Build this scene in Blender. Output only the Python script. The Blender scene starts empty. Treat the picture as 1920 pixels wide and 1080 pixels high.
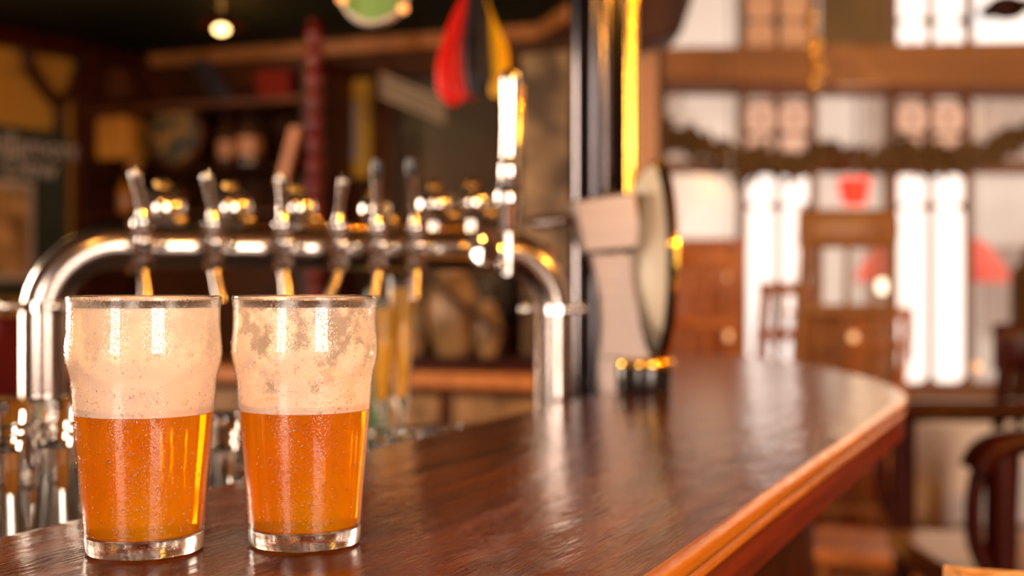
import bpy, bmesh, math, random
from mathutils import Vector, Matrix
random.seed(7)
PI = math.pi
C = bpy.context.scene.collection
sc = bpy.context.scene

# ------------------------------------------------------------------ camera, world, light
F = 2300.0; CZ = 1.202; BAR_Z = 1.05
cd = bpy.data.cameras.new('camera'); cam = bpy.data.objects.new('camera', cd); C.objects.link(cam)
cam.location = (0, 0, CZ); cam.rotation_euler = (PI/2, 0, 0)
cd.sensor_width = 36; cd.lens = F/1920*36; cd.clip_start = .02; cd.clip_end = 200
cd.dof.use_dof = True; cd.dof.focus_distance = .675; cd.dof.aperture_fstop = cd.lens/10.5
sc.camera = cam
sc.view_settings.view_transform = 'Standard'; sc.view_settings.look = 'None'
sc.view_settings.gamma = 1; sc.view_settings.use_curve_mapping = False
sc.view_settings.exposure = 0.24
cy = sc.cycles
cy.use_denoising = True; cy.max_bounces = 14; cy.transmission_bounces = 12; cy.glossy_bounces = 5
cy.diffuse_bounces = 6; cy.transparent_max_bounces = 24; cy.caustics_reflective = False
cy.caustics_refractive = True; cy.sample_clamp_indirect = 6; cy.blur_glossy = .4
w = bpy.data.worlds.new('world'); sc.world = w; w.use_nodes = True
w.node_tree.nodes['Background'].inputs[0].default_value = (1, .82, .70, 1)
w.node_tree.nodes['Background'].inputs[1].default_value = 1.35

def area(name, loc, aim, sx, sy, power, col):
    l = bpy.data.lights.new(name, 'AREA'); l.shape = 'RECTANGLE'; l.size = sx; l.size_y = sy
    l.energy = power; l.color = col
    o = bpy.data.objects.new(name, l); C.objects.link(o); o.location = loc
    o.rotation_euler = (Vector(aim)-Vector(loc)).to_track_quat('-Z', 'Y').to_euler()
    return o
def spot(name, loc, aim, r, power, col, deg):
    l = bpy.data.lights.new(name, 'SPOT'); l.shadow_soft_size = r; l.energy = power; l.color = col
    l.spot_size = math.radians(deg); l.spot_blend = .6
    o = bpy.data.objects.new(name, l); C.objects.link(o); o.location = loc
    o.rotation_euler = (Vector(aim)-Vector(loc)).to_track_quat('-Z', 'Y').to_euler()
    return o
def point(name, loc, r, power, col):
    l = bpy.data.lights.new(name, 'POINT'); l.shadow_soft_size = r; l.energy = power; l.color = col
    o = bpy.data.objects.new(name, l); C.objects.link(o); o.location = loc
    return o
# daylight through the windows behind and beside the camera
area('daylight_rear_right', (2.55, -2.88, 1.75), (2.55, 0, 1.75), 1.9, 1.7, 160, (1, .82, .68))
area('daylight_rear_left', (-2.0, -2.88, 1.75), (-2.0, 0, 1.75), 1.1, 1.7, 85, (1, .82, .68))
area('daylight_left', (-2.66, 2.64, 1.6), (-.1, .7, 1.4), .5, 1.5, 110, (1, .80, .62))
# daylight through the big front windows
area('daylight_front', (2.3, 5.5, 1.9), (1.2, 2.5, .6), 1.6, 1.0, 15, (1, .66, .38))
# warm lamps over the customers' side of the bar, with two spots added for the pints
point('lamp_bar', (1.25, .55, 2.15), .04, 58, (1, .40, .04))
point('lamp_bar_near', (.8, -.7, 2.15), .04, 46, (1, .40, .04))
point('lamp_bar_far', (1.7, 1.7, 2.15), .04, 58, (1, .40, .04))
point('lamp_room', (3.3, 3.0, 2.5), .10, 30, (1, .46, .12))
point('lamp_canopy', (-.35, .6, 2.0), .04, 6, (1, .45, .08))
spot('pint_fill_back', (-.45, 2.1, 2.05), (-.17, .72, 1.13), .06, 70, (1, .62, .28), 34)  # added spot from behind, aimed at the pints so the beer glows
spot('pint_fill_front', (-.75, -.25, 2.2), (-.17, .74, 1.13), .05, 30, (1, .68, .38), 26)  # added spot on the camera side, brightens the front of the beer
point('lamp_shelves', (-.9, 4.0, 1.95), .06, .8, (1, .38, .05))
point('lamp_left', (-1.6, 3.4, 1.9), .06, 1.4, (1, .55, .1))

# ------------------------------------------------------------------ materials
M = {}
def mat(name, col, rough=.5, metal=0, **kw):
    m = bpy.data.materials.new(name); m.use_nodes = True
    b = m.node_tree.nodes['Principled BSDF']
    b.inputs['Base Color'].default_value = (*col, 1); b.inputs['Roughness'].default_value = rough
    b.inputs['Metallic'].default_value = metal
    for k, v in kw.items():
        b.inputs[k].default_value = v
    M[name] = m
    return m
def nodes(m): return m.node_tree.nodes, m.node_tree.links, m.node_tree.nodes['Principled BSDF']
def noisy(name, c1, c2, rough=.5, scale=8, stretch=(1, 1, 1), rot=0, bump=.0, metal=0, detail=5, lo=.35, hi=.65, **kw):
    m = mat(name, c1, rough, metal, **kw); N, L, b = nodes(m)
    tc = N.new('ShaderNodeTexCoord'); mp = N.new('ShaderNodeMapping'); nz = N.new('ShaderNodeTexNoise')
    mp.inputs['Scale'].default_value = stretch; mp.inputs['Rotation'].default_value = (0, 0, rot)
    nz.inputs['Scale'].default_value = scale; nz.inputs['Detail'].default_value = detail
    rp = N.new('ShaderNodeValToRGB'); rp.color_ramp.elements[0].color = (*c1, 1); rp.color_ramp.elements[1].color = (*c2, 1)
    rp.color_ramp.elements[0].position = lo; rp.color_ramp.elements[1].position = hi
    L.new(tc.outputs['Object'], mp.inputs[0]); L.new(mp.outputs[0], nz.inputs['Vector'])
    L.new(nz.outputs['Fac'], rp.inputs[0]); L.new(rp.outputs[0], b.inputs['Base Color'])
    if bump:
        bp = N.new('ShaderNodeBump'); bp.inputs['Strength'].default_value = bump; bp.inputs['Distance'].default_value = .002
        L.new(nz.outputs['Fac'], bp.inputs['Height']); L.new(bp.outputs[0], b.inputs['Normal'])
    return m
def emit(name, col, s):
    m = mat(name, col, .5); b = m.node_tree.nodes['Principled BSDF']
    b.inputs['Emission Color'].default_value = (*col, 1); b.inputs['Emission Strength'].default_value = s
    return m

BAR_ANG = math.atan2(.405, .914)          # the bar runs this far to the right of straight ahead
def bar_wood(name, c1, c2, rough, bump):
    m = mat(name, c1, rough); N, L, b = nodes(m)
    tc = N.new('ShaderNodeTexCoord'); mp = N.new('ShaderNodeMapping')
    mp.vector_type = 'POINT'; mp.inputs['Rotation'].default_value = (0, 0, BAR_ANG)
    L.new(tc.outputs['Object'], mp.inputs[0])
    st = N.new('ShaderNodeMapping'); st.inputs['Scale'].default_value = (60, 2.6, 60); L.new(mp.outputs[0], st.inputs[0])
    n1 = N.new('ShaderNodeTexNoise'); n1.inputs['Scale'].default_value = 1; n1.inputs['Detail'].default_value = 6; n1.inputs['Distortion'].default_value = .6
    L.new(st.outputs[0], n1.inputs['Vector'])
    rp = N.new('ShaderNodeValToRGB'); rp.color_ramp.elements[0].color = (*c1, 1); rp.color_ramp.elements[1].color = (*c2, 1)
    rp.color_ramp.elements[0].position = .32; rp.color_ramp.elements[1].position = .70
    L.new(n1.outputs['Fac'], rp.inputs[0]); L.new(rp.outputs[0], b.inputs['Base Color'])
    # slow waves in the varnish, then fine open pores along the grain
    s2 = N.new('ShaderNodeMapping'); s2.inputs['Scale'].default_value = (34, 10, 20); s2.inputs['Rotation'].default_value = (0, 0, .5)
    L.new(mp.outputs[0], s2.inputs[0])
    n2 = N.new('ShaderNodeTexNoise'); n2.inputs['Scale'].default_value = 1; n2.inputs['Detail'].default_value = 3; L.new(s2.outputs[0], n2.inputs['Vector'])
    s3 = N.new('ShaderNodeMapping'); s3.inputs['Scale'].default_value = (420, 32, 420); L.new(mp.outputs[0], s3.inputs[0])
    n3 = N.new('ShaderNodeTexNoise'); n3.inputs['Scale'].default_value = 1; n3.inputs['Detail'].default_value = 4; L.new(s3.outputs[0], n3.inputs['Vector'])
    b1 = N.new('ShaderNodeBump'); b1.inputs['Strength'].default_value = bump; b1.inputs['Distance'].default_value = .0022
    L.new(n2.outputs['Fac'], b1.inputs['Height'])
    b2 = N.new('ShaderNodeBump'); b2.inputs['Strength'].default_value = bump; b2.inputs['Distance'].default_value = .00035
    L.new(n3.outputs['Fac'], b2.inputs['Height']); L.new(b1.outputs[0], b2.inputs['Normal']); L.new(b2.outputs[0], b.inputs['Normal'])
    r2 = N.new('ShaderNodeMapRange'); r2.inputs[3].default_value = rough*.7; r2.inputs[4].default_value = rough*1.5
    L.new(n3.outputs['Fac'], r2.inputs[0]); L.new(r2.outputs[0], b.inputs['Roughness'])
    b.inputs['Specular IOR Level'].default_value = .32; b.inputs['Coat Roughness'].default_value = .18
    return m
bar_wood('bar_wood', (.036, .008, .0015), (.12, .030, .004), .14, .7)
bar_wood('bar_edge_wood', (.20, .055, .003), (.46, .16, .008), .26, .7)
bar_wood('bar_fascia_wood', (.06, .006, .002), (.16, .020, .005), .35, .4)
noisy('dark_panel_wood', (.018, .004, .002), (.05, .012, .004), .4, 3, (12, 12, 1), **{'Specular IOR Level': .15})
noisy('mahogany', (.022, .002, .001), (.045, .006, .002), .35, 4, (8, 8, 1), **{'Specular IOR Level': .15})
noisy('orange_wood', (.42, .13, .025), (.65, .24, .05), .4, 4, (8, 2, 8))
noisy('honey_wood', (.40, .19, .05), (.72, .42, .16), .3, 30, (2, 10, 10), bump=.4)
noisy('beam_wood', (.30, .13, .03), (.42, .20, .05), .55, 2, (1, 6, 8))
noisy('mullion_wood', (.20, .09, .035), (.30, .14, .055), .5, 3, (6, 6, 1))
noisy('shelf_wood', (.045, .013, .003), (.085, .026, .006), .5, 3, (1, 8, 8), **{'Specular IOR Level': .15})
noisy('floor_wood', (.35, .13, .045), (.52, .22, .08), .3, 3, (9, 1, 1))
noisy('stone_panel', (.07, .04, .018), (.36, .23, .11), .35, 9, (1, 1, 1), detail=6, lo=.38, hi=.68)
noisy('ochre_plaster', (.30, .135, .010), (.40, .19, .016), .8, 2)
noisy('brown_plaster', (.05, .02, .008), (.08, .033, .012), .8, 3, **{'Specular IOR Level': .15})
noisy('room_plaster', (.42, .22, .12), (.50, .27, .15), .8, 3)
noisy('rear_plaster', (.07, .035, .018), (.10, .05, .025), .8, 3)
noisy('canopy_paint', (.008, .012, .008), (.014, .020, .012), .7, 2, **{'Specular IOR Level': .1})
noisy('sign_paint', (.014, .020, .012), (.022, .028, .018), .5, 5)
noisy('sign_letters', (.36, .30, .27), (.44, .37, .34), .6, 5)
noisy('paper', (.22, .17, .15), (.34, .27, .23), .6, 4)
noisy('yellow_paint', (.38, .20, .012), (.48, .27, .02), .5, 4)
noisy('trim_wood', (.28, .10, .022), (.40, .15, .04), .3, 3, (1, 8, 8))
noisy('red_gloss', (.10, .002, .001), (.17, .003, .002), .25, 6)
noisy('red_cloth', (.75, .008, .004), (.9, .02, .008), .35, 14, bump=.6, **{'Specular IOR Level': .15})
noisy('yellow_cloth', (.95, .50, .006), (1.0, .66, .01), .35, 14, bump=.6, **{'Specular IOR Level': .15})
noisy('black_cloth', (.012, .010, .012), (.03, .024, .028), .35, 14, bump=.6, **{'Specular IOR Level': .15})
noisy('green_enamel', (.12, .28, .05), (.15, .33, .065), .4, 3)
noisy('white_enamel', (.75, .68, .60), (.82, .75, .66), .35, 4)
noisy('cream_enamel', (.74, .62, .46), (.82, .70, .52), .5, 4)
noisy('black_gloss', (.008, .007, .008), (.016, .013, .014), .12, 5)
noisy('chrome', (.66, .62, .60), (.76, .72, .70), .08, 6, metal=1)
noisy('pipe_chrome', (.44, .38, .35), (.52, .46, .43), .20, 6, metal=1)
noisy('brushed_steel', (.34, .28, .26), (.42, .35, .32), .42, 3, (1, 1, 60), metal=1)
noisy('steel_counter', (.10, .09, .085), (.16, .14, .13), .35, 8, metal=.7)
noisy('brass', (.75, .42, .10), (.88, .52, .14), .18, 8, metal=1)
noisy('bright_brass', (.90, .50, .06), (1.0, .62, .10), .16, 8, metal=1)
noisy('table_cloth', (.84, .80, .78), (.90, .86, .84), .8, 3)
noisy('foliage', (.07, .045, .015), (.24, .15, .05), .8, 40)
noisy('facade', (.68, .60, .54), (.85, .78, .72), .8, 1.3)
noisy('facade_dark', (.40, .30, .26), (.52, .42, .36), .8, 2)
noisy('pavement', (.35, .30, .27), (.45, .40, .36), .8, 3)
noisy('parasol_cloth', (.75, .10, .07), (.85, .14, .09), .7, 3)
noisy('curtain_cloth', (.14, .075, .02), (.20, .11, .035), .8, 5, (12, 12, 1))
noisy('stoneware', (.14, .07, .02), (.42, .24, .10), .35, 12)
noisy('green_glass', (.10, .22, .08), (.14, .30, .10), .2, 5)
noisy('yellow_liquid', (.95, .40, .008), (1.0, .48, .012), .25, 5)
emit('frosted_daylight', (1, .93, .86), 1.15)
emit('frosted_dim', (1, .74, .60), .26)
emit('frosted_shadow', (1, .62, .36), .10)
emit('lamp_glow', (1, .62, .22), 7)
emit('globe_glow', (1, .82, .58), 2.6)
def glassmat(name, col=(1, 1, 1), rough=0, ior=1.45):
    m = mat(name, col, rough); b = m.node_tree.nodes['Principled BSDF']
    b.inputs['Transmission Weight'].default_value = 1; b.inputs['IOR'].default_value = ior
    return m
glassmat('clear_glass', (.97, .97, .95), .0)
glassmat('water', (1, 1, 1), .0, 1.33)
def thin_glass():
    m = bpy.data.materials.new('window_glass'); m.use_nodes = True; N = m.node_tree.nodes; L = m.node_tree.links
    N.clear(); o = N.new('ShaderNodeOutputMaterial'); t = N.new('ShaderNodeBsdfTransparent'); g = N.new('ShaderNodeBsdfGlossy')
    g.inputs['Roughness'].default_value = .15; mx = N.new('ShaderNodeMixShader'); mx.inputs[0].default_value = .012
    L.new(t.outputs[0], mx.inputs[1]); L.new(g.outputs[0], mx.inputs[2]); L.new(mx.outputs[0], o.inputs[0]); M['window_glass'] = m
thin_glass()

# pint glass: clear, fogged by fine condensation
def pint_glass():
    m = glassmat('pint_glass', (.99, .97, .95), .13, 1.46); N, L, b = nodes(m)
    tc = N.new('ShaderNodeTexCoord'); v = N.new('ShaderNodeTexVoronoi'); v.inputs['Scale'].default_value = 620
    L.new(tc.outputs['Object'], v.inputs['Vector'])
    mr = N.new('ShaderNodeMapRange'); mr.inputs[1].default_value = .0; mr.inputs[2].default_value = .45; mr.inputs[3].default_value = 1; mr.inputs[4].default_value = 0
    L.new(v.outputs['Distance'], mr.inputs[0])
    bp = N.new('ShaderNodeBump'); bp.inputs['Strength'].default_value = .10; bp.inputs['Distance'].default_value = .0006
    L.new(mr.outputs[0], bp.inputs['Height']); L.new(bp.outputs[0], b.inputs['Normal'])
pint_glass()
def glass_wall():
    """thin wall of the pint: clear straight through, mirror sheen by angle, tiny beads of dew"""
    m = bpy.data.materials.new('glass_wall'); m.use_nodes = True; N = m.node_tree.nodes; L = m.node_tree.links
    N.clear(); o = N.new('ShaderNodeOutputMaterial'); t = N.new('ShaderNodeBsdfTransparent'); g = N.new('ShaderNodeBsdfGlossy')
    t.inputs[0].default_value = (.97, .96, .95, 1); g.inputs['Roughness'].default_value = .05
    tc = N.new('ShaderNodeTexCoord'); v = N.new('ShaderNodeTexVoronoi'); v.inputs['Scale'].default_value = 700
    L.new(tc.outputs['Object'], v.inputs['Vector'])
    mr = N.new('ShaderNodeMapRange'); mr.inputs[1].default_value = .0; mr.inputs[2].default_value = .45; mr.inputs[3].default_value = 1; mr.inputs[4].default_value = 0
    L.new(v.outputs['Distance'], mr.inputs[0])
    bp = N.new('ShaderNodeBump'); bp.inputs['Strength'].default_value = .22; bp.inputs['Distance'].default_value = .0006
    L.new(mr.outputs[0], bp.inputs['Height']); L.new(bp.outputs[0], g.inputs['Normal'])
    lw = N.new('ShaderNodeLayerWeight'); lw.inputs[0].default_value = .5; pw = N.new('ShaderNodeMath'); pw.operation = 'POWER'; pw.inputs[1].default_value = 5
    L.new(lw.outputs['Facing'], pw.inputs[0]); fr = N.new('ShaderNodeMapRange'); fr.inputs[3].default_value = .045; fr.inputs[4].default_value = .75; L.new(pw.outputs[0], fr.inputs[0])
    mx = N.new('ShaderNodeMixShader'); L.new(fr.outputs[0], mx.inputs[0]); L.new(t.outputs[0], mx.inputs[1]); L.new(g.outputs[0], mx.inputs[2])
    L.new(mx.outputs[0], o.inputs[0]); M['glass_wall'] = m
glass_wall()
def beer():
    m = bpy.data.materials.new('beer'); m.use_nodes = True; N = m.node_tree.nodes; L = m.node_tree.links
    N.clear(); o = N.new('ShaderNodeOutputMaterial')
    tc = N.new('ShaderNodeTexCoord'); nz = N.new('ShaderNodeTexNoise'); nz.inputs['Scale'].default_value = 14; nz.inputs['Detail'].default_value = 2
    L.new(tc.outputs['Object'], nz.inputs['Vector'])
    rp = N.new('ShaderNodeValToRGB'); rp.color_ramp.elements[0].color = (.96, .31, .003, 1); rp.color_ramp.elements[1].color = (1, .54, .006, 1)
    rp.color_ramp.elements[0].position = .35; rp.color_ramp.elements[1].position = .65
    L.new(nz.outputs['Fac'], rp.inputs[0])
    g = N.new('ShaderNodeBsdfRefraction'); g.inputs['IOR'].default_value = 1.34; g.inputs['Roughness'].default_value = .12
    g.inputs['Color'].default_value = (1, .56, .05, 1)
    t = N.new('ShaderNodeBsdfTranslucent'); d = N.new('ShaderNodeBsdfDiffuse')
    L.new(rp.outputs[0], t.inputs['Color']); L.new(rp.outputs[0], d.inputs['Color'])
    m1 = N.new('ShaderNodeMixShader'); m1.inputs[0].default_value = .5; L.new(t.outputs[0], m1.inputs[1]); L.new(d.outputs[0], m1.inputs[2])
    m2 = N.new('ShaderNodeMixShader'); m2.inputs[0].default_value = .56; L.new(g.outputs[0], m2.inputs[1]); L.new(m1.outputs[0], m2.inputs[2])
    L.new(m2.outputs[0], o.inputs[0]); M['beer'] = m
beer()
def foam(name, zlo, zhi, base, top, seed, milky, scale=48):
    """cream foam clinging to the inside of the glass: solid near the beer, lacy above"""
    m = bpy.data.materials.new(name); m.use_nodes = True; N = m.node_tree.nodes; L = m.node_tree.links
    N.clear(); o = N.new('ShaderNodeOutputMaterial'); tc = N.new('ShaderNodeTexCoord')
    sx = N.new('ShaderNodeSeparateXYZ'); L.new(tc.outputs['Object'], sx.inputs[0])
    mp = N.new('ShaderNodeMapping'); mp.inputs['Location'].default_value = (seed, seed*.7, 0); L.new(tc.outputs['Object'], mp.inputs[0])
    def noise(s, d, r=.5):
        n = N.new('ShaderNodeTexNoise'); n.inputs['Scale'].default_value = s; n.inputs['Detail'].default_value = d
        n.inputs['Roughness'].default_value = r; L.new(mp.outputs[0], n.inputs['Vector']); return n.outputs['Fac']
    def mth(op, a, b_, cl=False):
        n = N.new('ShaderNodeMath'); n.operation = op; n.use_clamp = cl
        for i, q in enumerate((a, b_)):
            if isinstance(q, (int, float)): n.inputs[i].default_value = q
            else: L.new(q, n.inputs[i])
        return n.outputs[0]
    def mrange(v, a, b_, c, d):
        n = N.new('ShaderNodeMapRange'); n.inputs[1].default_value = a; n.inputs[2].default_value = b_
        n.inputs[3].default_value = c; n.inputs[4].default_value = d; L.new(v, n.inputs[0]); return n.outputs[0]
    h = mrange(sx.outputs['Z'], zlo, zhi, base, top)               # how much foam at this height
    big = noise(scale, 4, .6); fine = noise(900, 3, .7)
    a = mth('ADD', h, mrange(big, .3, .7, -.62, .62)); a = mth('ADD', a, mrange(fine, .3, .7, -.20, .20))
    lacy = mrange(a, .42, .62, .0, 1)
    film = mrange(big, .3, .7, milky*.7, milky*1.3)                        # thin fog everywhere
    v = N.new('ShaderNodeTexVoronoi'); v.inputs['Scale'].default_value = 85; v.inputs['Randomness'].default_value = 1
    L.new(mp.outputs[0], v.inputs['Vector'])
    hole = mrange(v.outputs['Distance'], .16, .22, .35, 1)         # round burst bubbles
    alpha = mth('MAXIMUM', mth('MULTIPLY', mth('MULTIPLY', lacy, .86), hole), film)
    solid = mrange(sx.outputs['Z'], .081, .090, 1, 0)
    alpha = mth('MAXIMUM', alpha, mth('MULTIPLY', solid, .93), True)
    t = N.new('ShaderNodeBsdfTranslucent'); d = N.new('ShaderNodeBsdfDiffuse'); tr = N.new('ShaderNodeBsdfTransparent')
    t.inputs['Color'].default_value = (1, .90, .84, 1); d.inputs['Color'].default_value = (1, .92, .87, 1)
    m1 = N.new('ShaderNodeMixShader'); m1.inputs[0].default_value = .5; L.new(t.outputs[0], m1.inputs[1]); L.new(d.outputs[0], m1.inputs[2])
    m2 = N.new('ShaderNodeMixShader'); L.new(alpha, m2.inputs[0]); L.new(tr.outputs[0], m2.inputs[1]); L.new(m1.outputs[0], m2.inputs[2])
    L.new(m2.outputs[0], o.inputs[0]); M[name] = m
foam('foam_thick', .084, .138, 1.05, .10, 0.0, .30, 34)
foam('foam_lacy', .084, .132, .72, .34, 3.1, .17, 52)
noisy('foam_head', (.85, .70, .55), (.95, .84, .72), .8, 300)

# ------------------------------------------------------------------ mesh helpers
class MB:
    def __init__(s): s.bm = bmesh.new()
    def box(s, c, size, rot=None):
        mx = Matrix.Translation(c) @ (rot.to_matrix().to_4x4() if rot is not None else Matrix()) @ Matrix.Diagonal((*size, 1))
        bmesh.ops.create_cube(s.bm, size=1, matrix=mx); return s
    def ball(s, c, r, sc_=(1, 1, 1), seg=20):
        bmesh.ops.create_uvsphere(s.bm, u_segments=seg, v_segments=max(8, seg//2), radius=r,
                                  matrix=Matrix.Translation(c) @ Matrix.Diagonal((*sc_, 1))); return s
    def lathe(s, prof, c=(0, 0, 0), seg=48, rot=None, cap=True):
        rings = []; R = rot.to_matrix() if rot is not None else None
        for r, z in prof:
            ring = []
            for i in range(seg):
                a = 2*PI*i/seg; p = Vector((r*math.cos(a), r*math.sin(a), z))
                if R: p = R @ p
                ring.append(s.bm.verts.new(p+Vector(c)))
            rings.append(ring)
        for a, b in zip(rings, rings[1:]):
            for i in range(seg):
                s.bm.faces.new((a[i], a[(i+1) % seg], b[(i+1) % seg], b[i]))
        if cap:
            s.bm.faces.new(rings[0][::-1]); s.bm.faces.new(rings[-1])
        return s
    def tube(s, pts, r, seg=16, flat=1.0, side=None):
        """sweep; r number or per-point list; flat squashes one axis"""
        pts = [Vector(p) for p in pts]; n = len(pts)
        rr = r if isinstance(r, (list, tuple)) else [r]*n
        up = Vector(side) if side else None; rings = []; prev = None
        for i, p in enumerate(pts):
            t = (pts[min(i+1, n-1)]-pts[max(i-1, 0)]).normalized()
            if prev is None:
                a = up or (Vector((0, 0, 1)) if abs(t.z) < .9 else Vector((1, 0, 0)))
                u = (a - t*a.dot(t)).normalized()
            else:
                u = (prev - t*prev.dot(t)).normalized()
            prev = u; v = t.cross(u)
            rings.append([s.bm.verts.new(p + u*math.cos(2*PI*k/seg)*rr[i] + v*math.sin(2*PI*k/seg)*rr[i]*flat) for k in range(seg)])
        for a, b in zip(rings, rings[1:]):
            for i in range(seg): s.bm.faces.new((a[i], a[(i+1) % seg], b[(i+1) % seg], b[i]))
        s.bm.faces.new(rings[0][::-1]); s.bm.faces.new(rings[-1]); return s
    def prism(s, poly, z0, z1):
        a = [s.bm.verts.new((x, y, z0)) for x, y in poly]; b = [s.bm.verts.new((x, y, z1)) for x, y in poly]
        n = len(poly); s.bm.faces.new(a[::-1]); s.bm.faces.new(b)
        for i in range(n): s.bm.faces.new((a[i], a[(i+1) % n], b[(i+1) % n], b[i]))
        return s
    def hexa(s, p):
        """eight corners: bottom four, top four"""
        v = [s.bm.verts.new(q) for q in p]
        for f in ((3, 2, 1, 0), (4, 5, 6, 7), (0, 1, 5, 4), (1, 2, 6, 5), (2, 3, 7, 6), (3, 0, 4, 7)): s.bm.faces.new([v[i] for i in f])
        return s
    def build(s, name, m, parent=None, bevel=0, loc=None):
        bmesh.ops.recalc_face_normals(s.bm, faces=s.bm.faces)
        me = bpy.data.meshes.new(name); s.bm.to_mesh(me); s.bm.free()
        me.polygons.foreach_set('use_smooth', [True]*len(me.polygons)); me.set_sharp_from_angle(angle=math.radians(38))
        me.materials.append(M[m] if isinstance(m, str) else m)
        o = bpy.data.objects.new(name, me); C.objects.link(o)
        if parent is not None: o.parent = parent
        if loc is not None: o.location = loc
        if bevel:
            b = o.modifiers.new('bevel', 'BEVEL'); b.width = bevel; b.segments = 2; b.limit_method = 'ANGLE'
        return o
def tag(o, label=None, cat=None, group=None, kind=None):
    for k, v in (('label', label), ('category', cat), ('group', group), ('kind', kind)):
        if v: o[k] = v
    return o
def empty(name, loc, rz=0, label=None, cat=None, group=None):
    o = bpy.data.objects.new(name, None); C.objects.link(o); o.location = loc; o.rotation_euler = (0, 0, rz)
    o.empty_display_size = .05
    return tag(o, label, cat, group)
def copy_tree(o, parent=None):
    c = o.copy(); C.objects.link(c)
    if parent is not None: c.parent = parent
    for ch in [x for x in bpy.data.objects if x.parent == o]: copy_tree(ch, c)
    return c
def struct(o): o['kind'] = 'structure'; return o
def at(px, py, Y): return Vector(((px-960)/F*Y, Y, CZ+(540-py)/F*Y))
def rz(a): return Matrix.Rotation(a, 4, 'Z').to_euler()
def spline(pts, n=8, closed=False):
    P = [Vector(p) for p in pts]; out = []; k = len(P)
    rng = range(k if closed else k-1)
    for i in rng:
        g = lambda j: P[j % k] if closed else P[max(0, min(k-1, j))]
        a, b, c, d = g(i-1), g(i), g(i+1), g(i+2)
        for s in range(n):
            t = s/n
            out.append(.5*((2*b)+(c-a)*t+(2*a-5*b+4*c-d)*t*t+(3*b-a-3*c+d)*t**3))
    if not closed: out.append(P[-1])
    return out

# ------------------------------------------------------------------ the room
def wall(name, a, b, z0, z1, m, th=.1, side=1):
    """vertical wall from a to b; its thickness grows away from the room"""
    a, b = Vector((*a, 0)), Vector((*b, 0)); u = (b-a).normalized(); n = Vector((u.y, -u.x, 0))*side
    o = MB().hexa([(*(a).xy, z0), (*(b).xy, z0), (*(b+n*th).xy, z0), (*(a+n*th).xy, z0),
                   (*(a).xy, z1), (*(b).xy, z1), (*(b+n*th).xy, z1), (*(a+n*th).xy, z1)]).build(name, m)
    return struct(o)
CEIL = 3.3
struct(MB().box((.15, 1.55, -.05), (8.3, 9.3, .1)).build('floor', 'floor_wood'))
struct(MB().box((.15, 1.55, CEIL+.05), (8.3, 9.3, .1)).build('ceiling', 'rear_plaster'))
CN = Vector((-1.43, 4.76, 0)); UB = Vector((.936, -.352, 0)).normalized(); NB = Vector((-UB.y, UB.x, 0))*-1   # back wall of the bar
UL = Vector((-.522, -.853, 0)).normalized(); NL = Vector((.853, -.522, 0)).normalized()
BE = CN+UB*2.04
wall('wall_back', CN.xy, BE.xy, 0, CEIL, 'brown_plaster', side=-1)
LE = CN+UL*4.6
wall('wall_left', LE.xy, CN.xy, 0, CEIL, 'ochre_plaster', side=-1)
wall('wall_side', (BE.x, BE.y), (.62, 6.0), 0, CEIL, 'room_plaster', side=-1)
wall('wall_far_left', (LE.x, -3), (LE.x, LE.y), 0, CEIL, 'rear_plaster', side=-1)
wall('wall_rear', (4.2, -3), (LE.x, -3), 0, CEIL, 'rear_plaster', side=-1)
wall('wall_right', (4.2, 6.0), (4.2, -3), 0, CEIL, 'rear_plaster', side=-1)
# frames round the windows behind the camera
def frame_xz(name, x0, x1, z0, z1, y, t=.07, d=.06, m='mullion_wood'):
    b = MB(); cx, cz = (x0+x1)/2, (z0+z1)/2
    b.box((cx, y, z0-t/2), (x1-x0+2*t, d, t)); b.box((cx, y, z1+t/2), (x1-x0+2*t, d, t))
    b.box((x0-t/2, y, cz), (t, d, z1-z0)); b.box((x1+t/2, y, cz), (t, d, z1-z0))
    return struct(b.build(name, m))
frame_xz('window_11', 1.55, 3.55, .85, 2.65, -2.93)
frame_xz('window_12', -2.6, -1.4, .85, 2.65, -2.93)

# front wall of windows, 6 m ahead
WY = 6.0
def wx(px): return (px-960)/F*WY
def wz(py): return CZ+(540-py)/F*WY
xs = [(wx(1250), wx(1388)), (wx(1400), wx(1456)), (wx(1463), wx(1519)), (wx(1531), wx(1668)), (wx(1682), wx(1742)),
      (wx(1749), wx(1811)), (wx(1822), wx(1990)), (wx(2003), wx(2065)), (wx(2072), wx(2134)), (wx(2146), wx(2330))]
fw = MB()                                                      # plaster round the windows
def rect(b, x0, x1, z0, z1, y=WY, d=.14): b.box(((x0+x1)/2, y+d/2, (z0+z1)/2), (x1-x0, d, z1-z0))
rect(fw, .55, 4.2, 0, wz(722)); rect(fw, wx(2335), 4.2, wz(722), CEIL); rect(fw, .55, wx(1245), wz(722), CEIL)
rect(fw, wx(1245), wx(2335), wz(-190), CEIL)
struct(fw.build('wall_front', 'room_plaster'))
mu = MB()                                                      # posts between the lights and the crossbars
edges = [wx(1245)] + [0]*0
for (a, b), (c, d) in zip(xs, xs[1:]): rect(mu, b, c, wz(722), wz(-190), WY-.02, .14)
rect(mu, wx(1240), xs[0][0], wz(722), wz(-190), WY-.02, .14); rect(mu, xs[-1][1], wx(2340), wz(722), wz(-190), WY-.02, .14)
rect(mu, wx(1245), wx(2335), wz(323), wz(302), WY-.015, .12)
rect(mu, wx(1245), wx(2335), wz(735), wz(718), WY-.06, .2)
struct(mu.build('trim_mullions', 'mullion_wood'))
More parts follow.
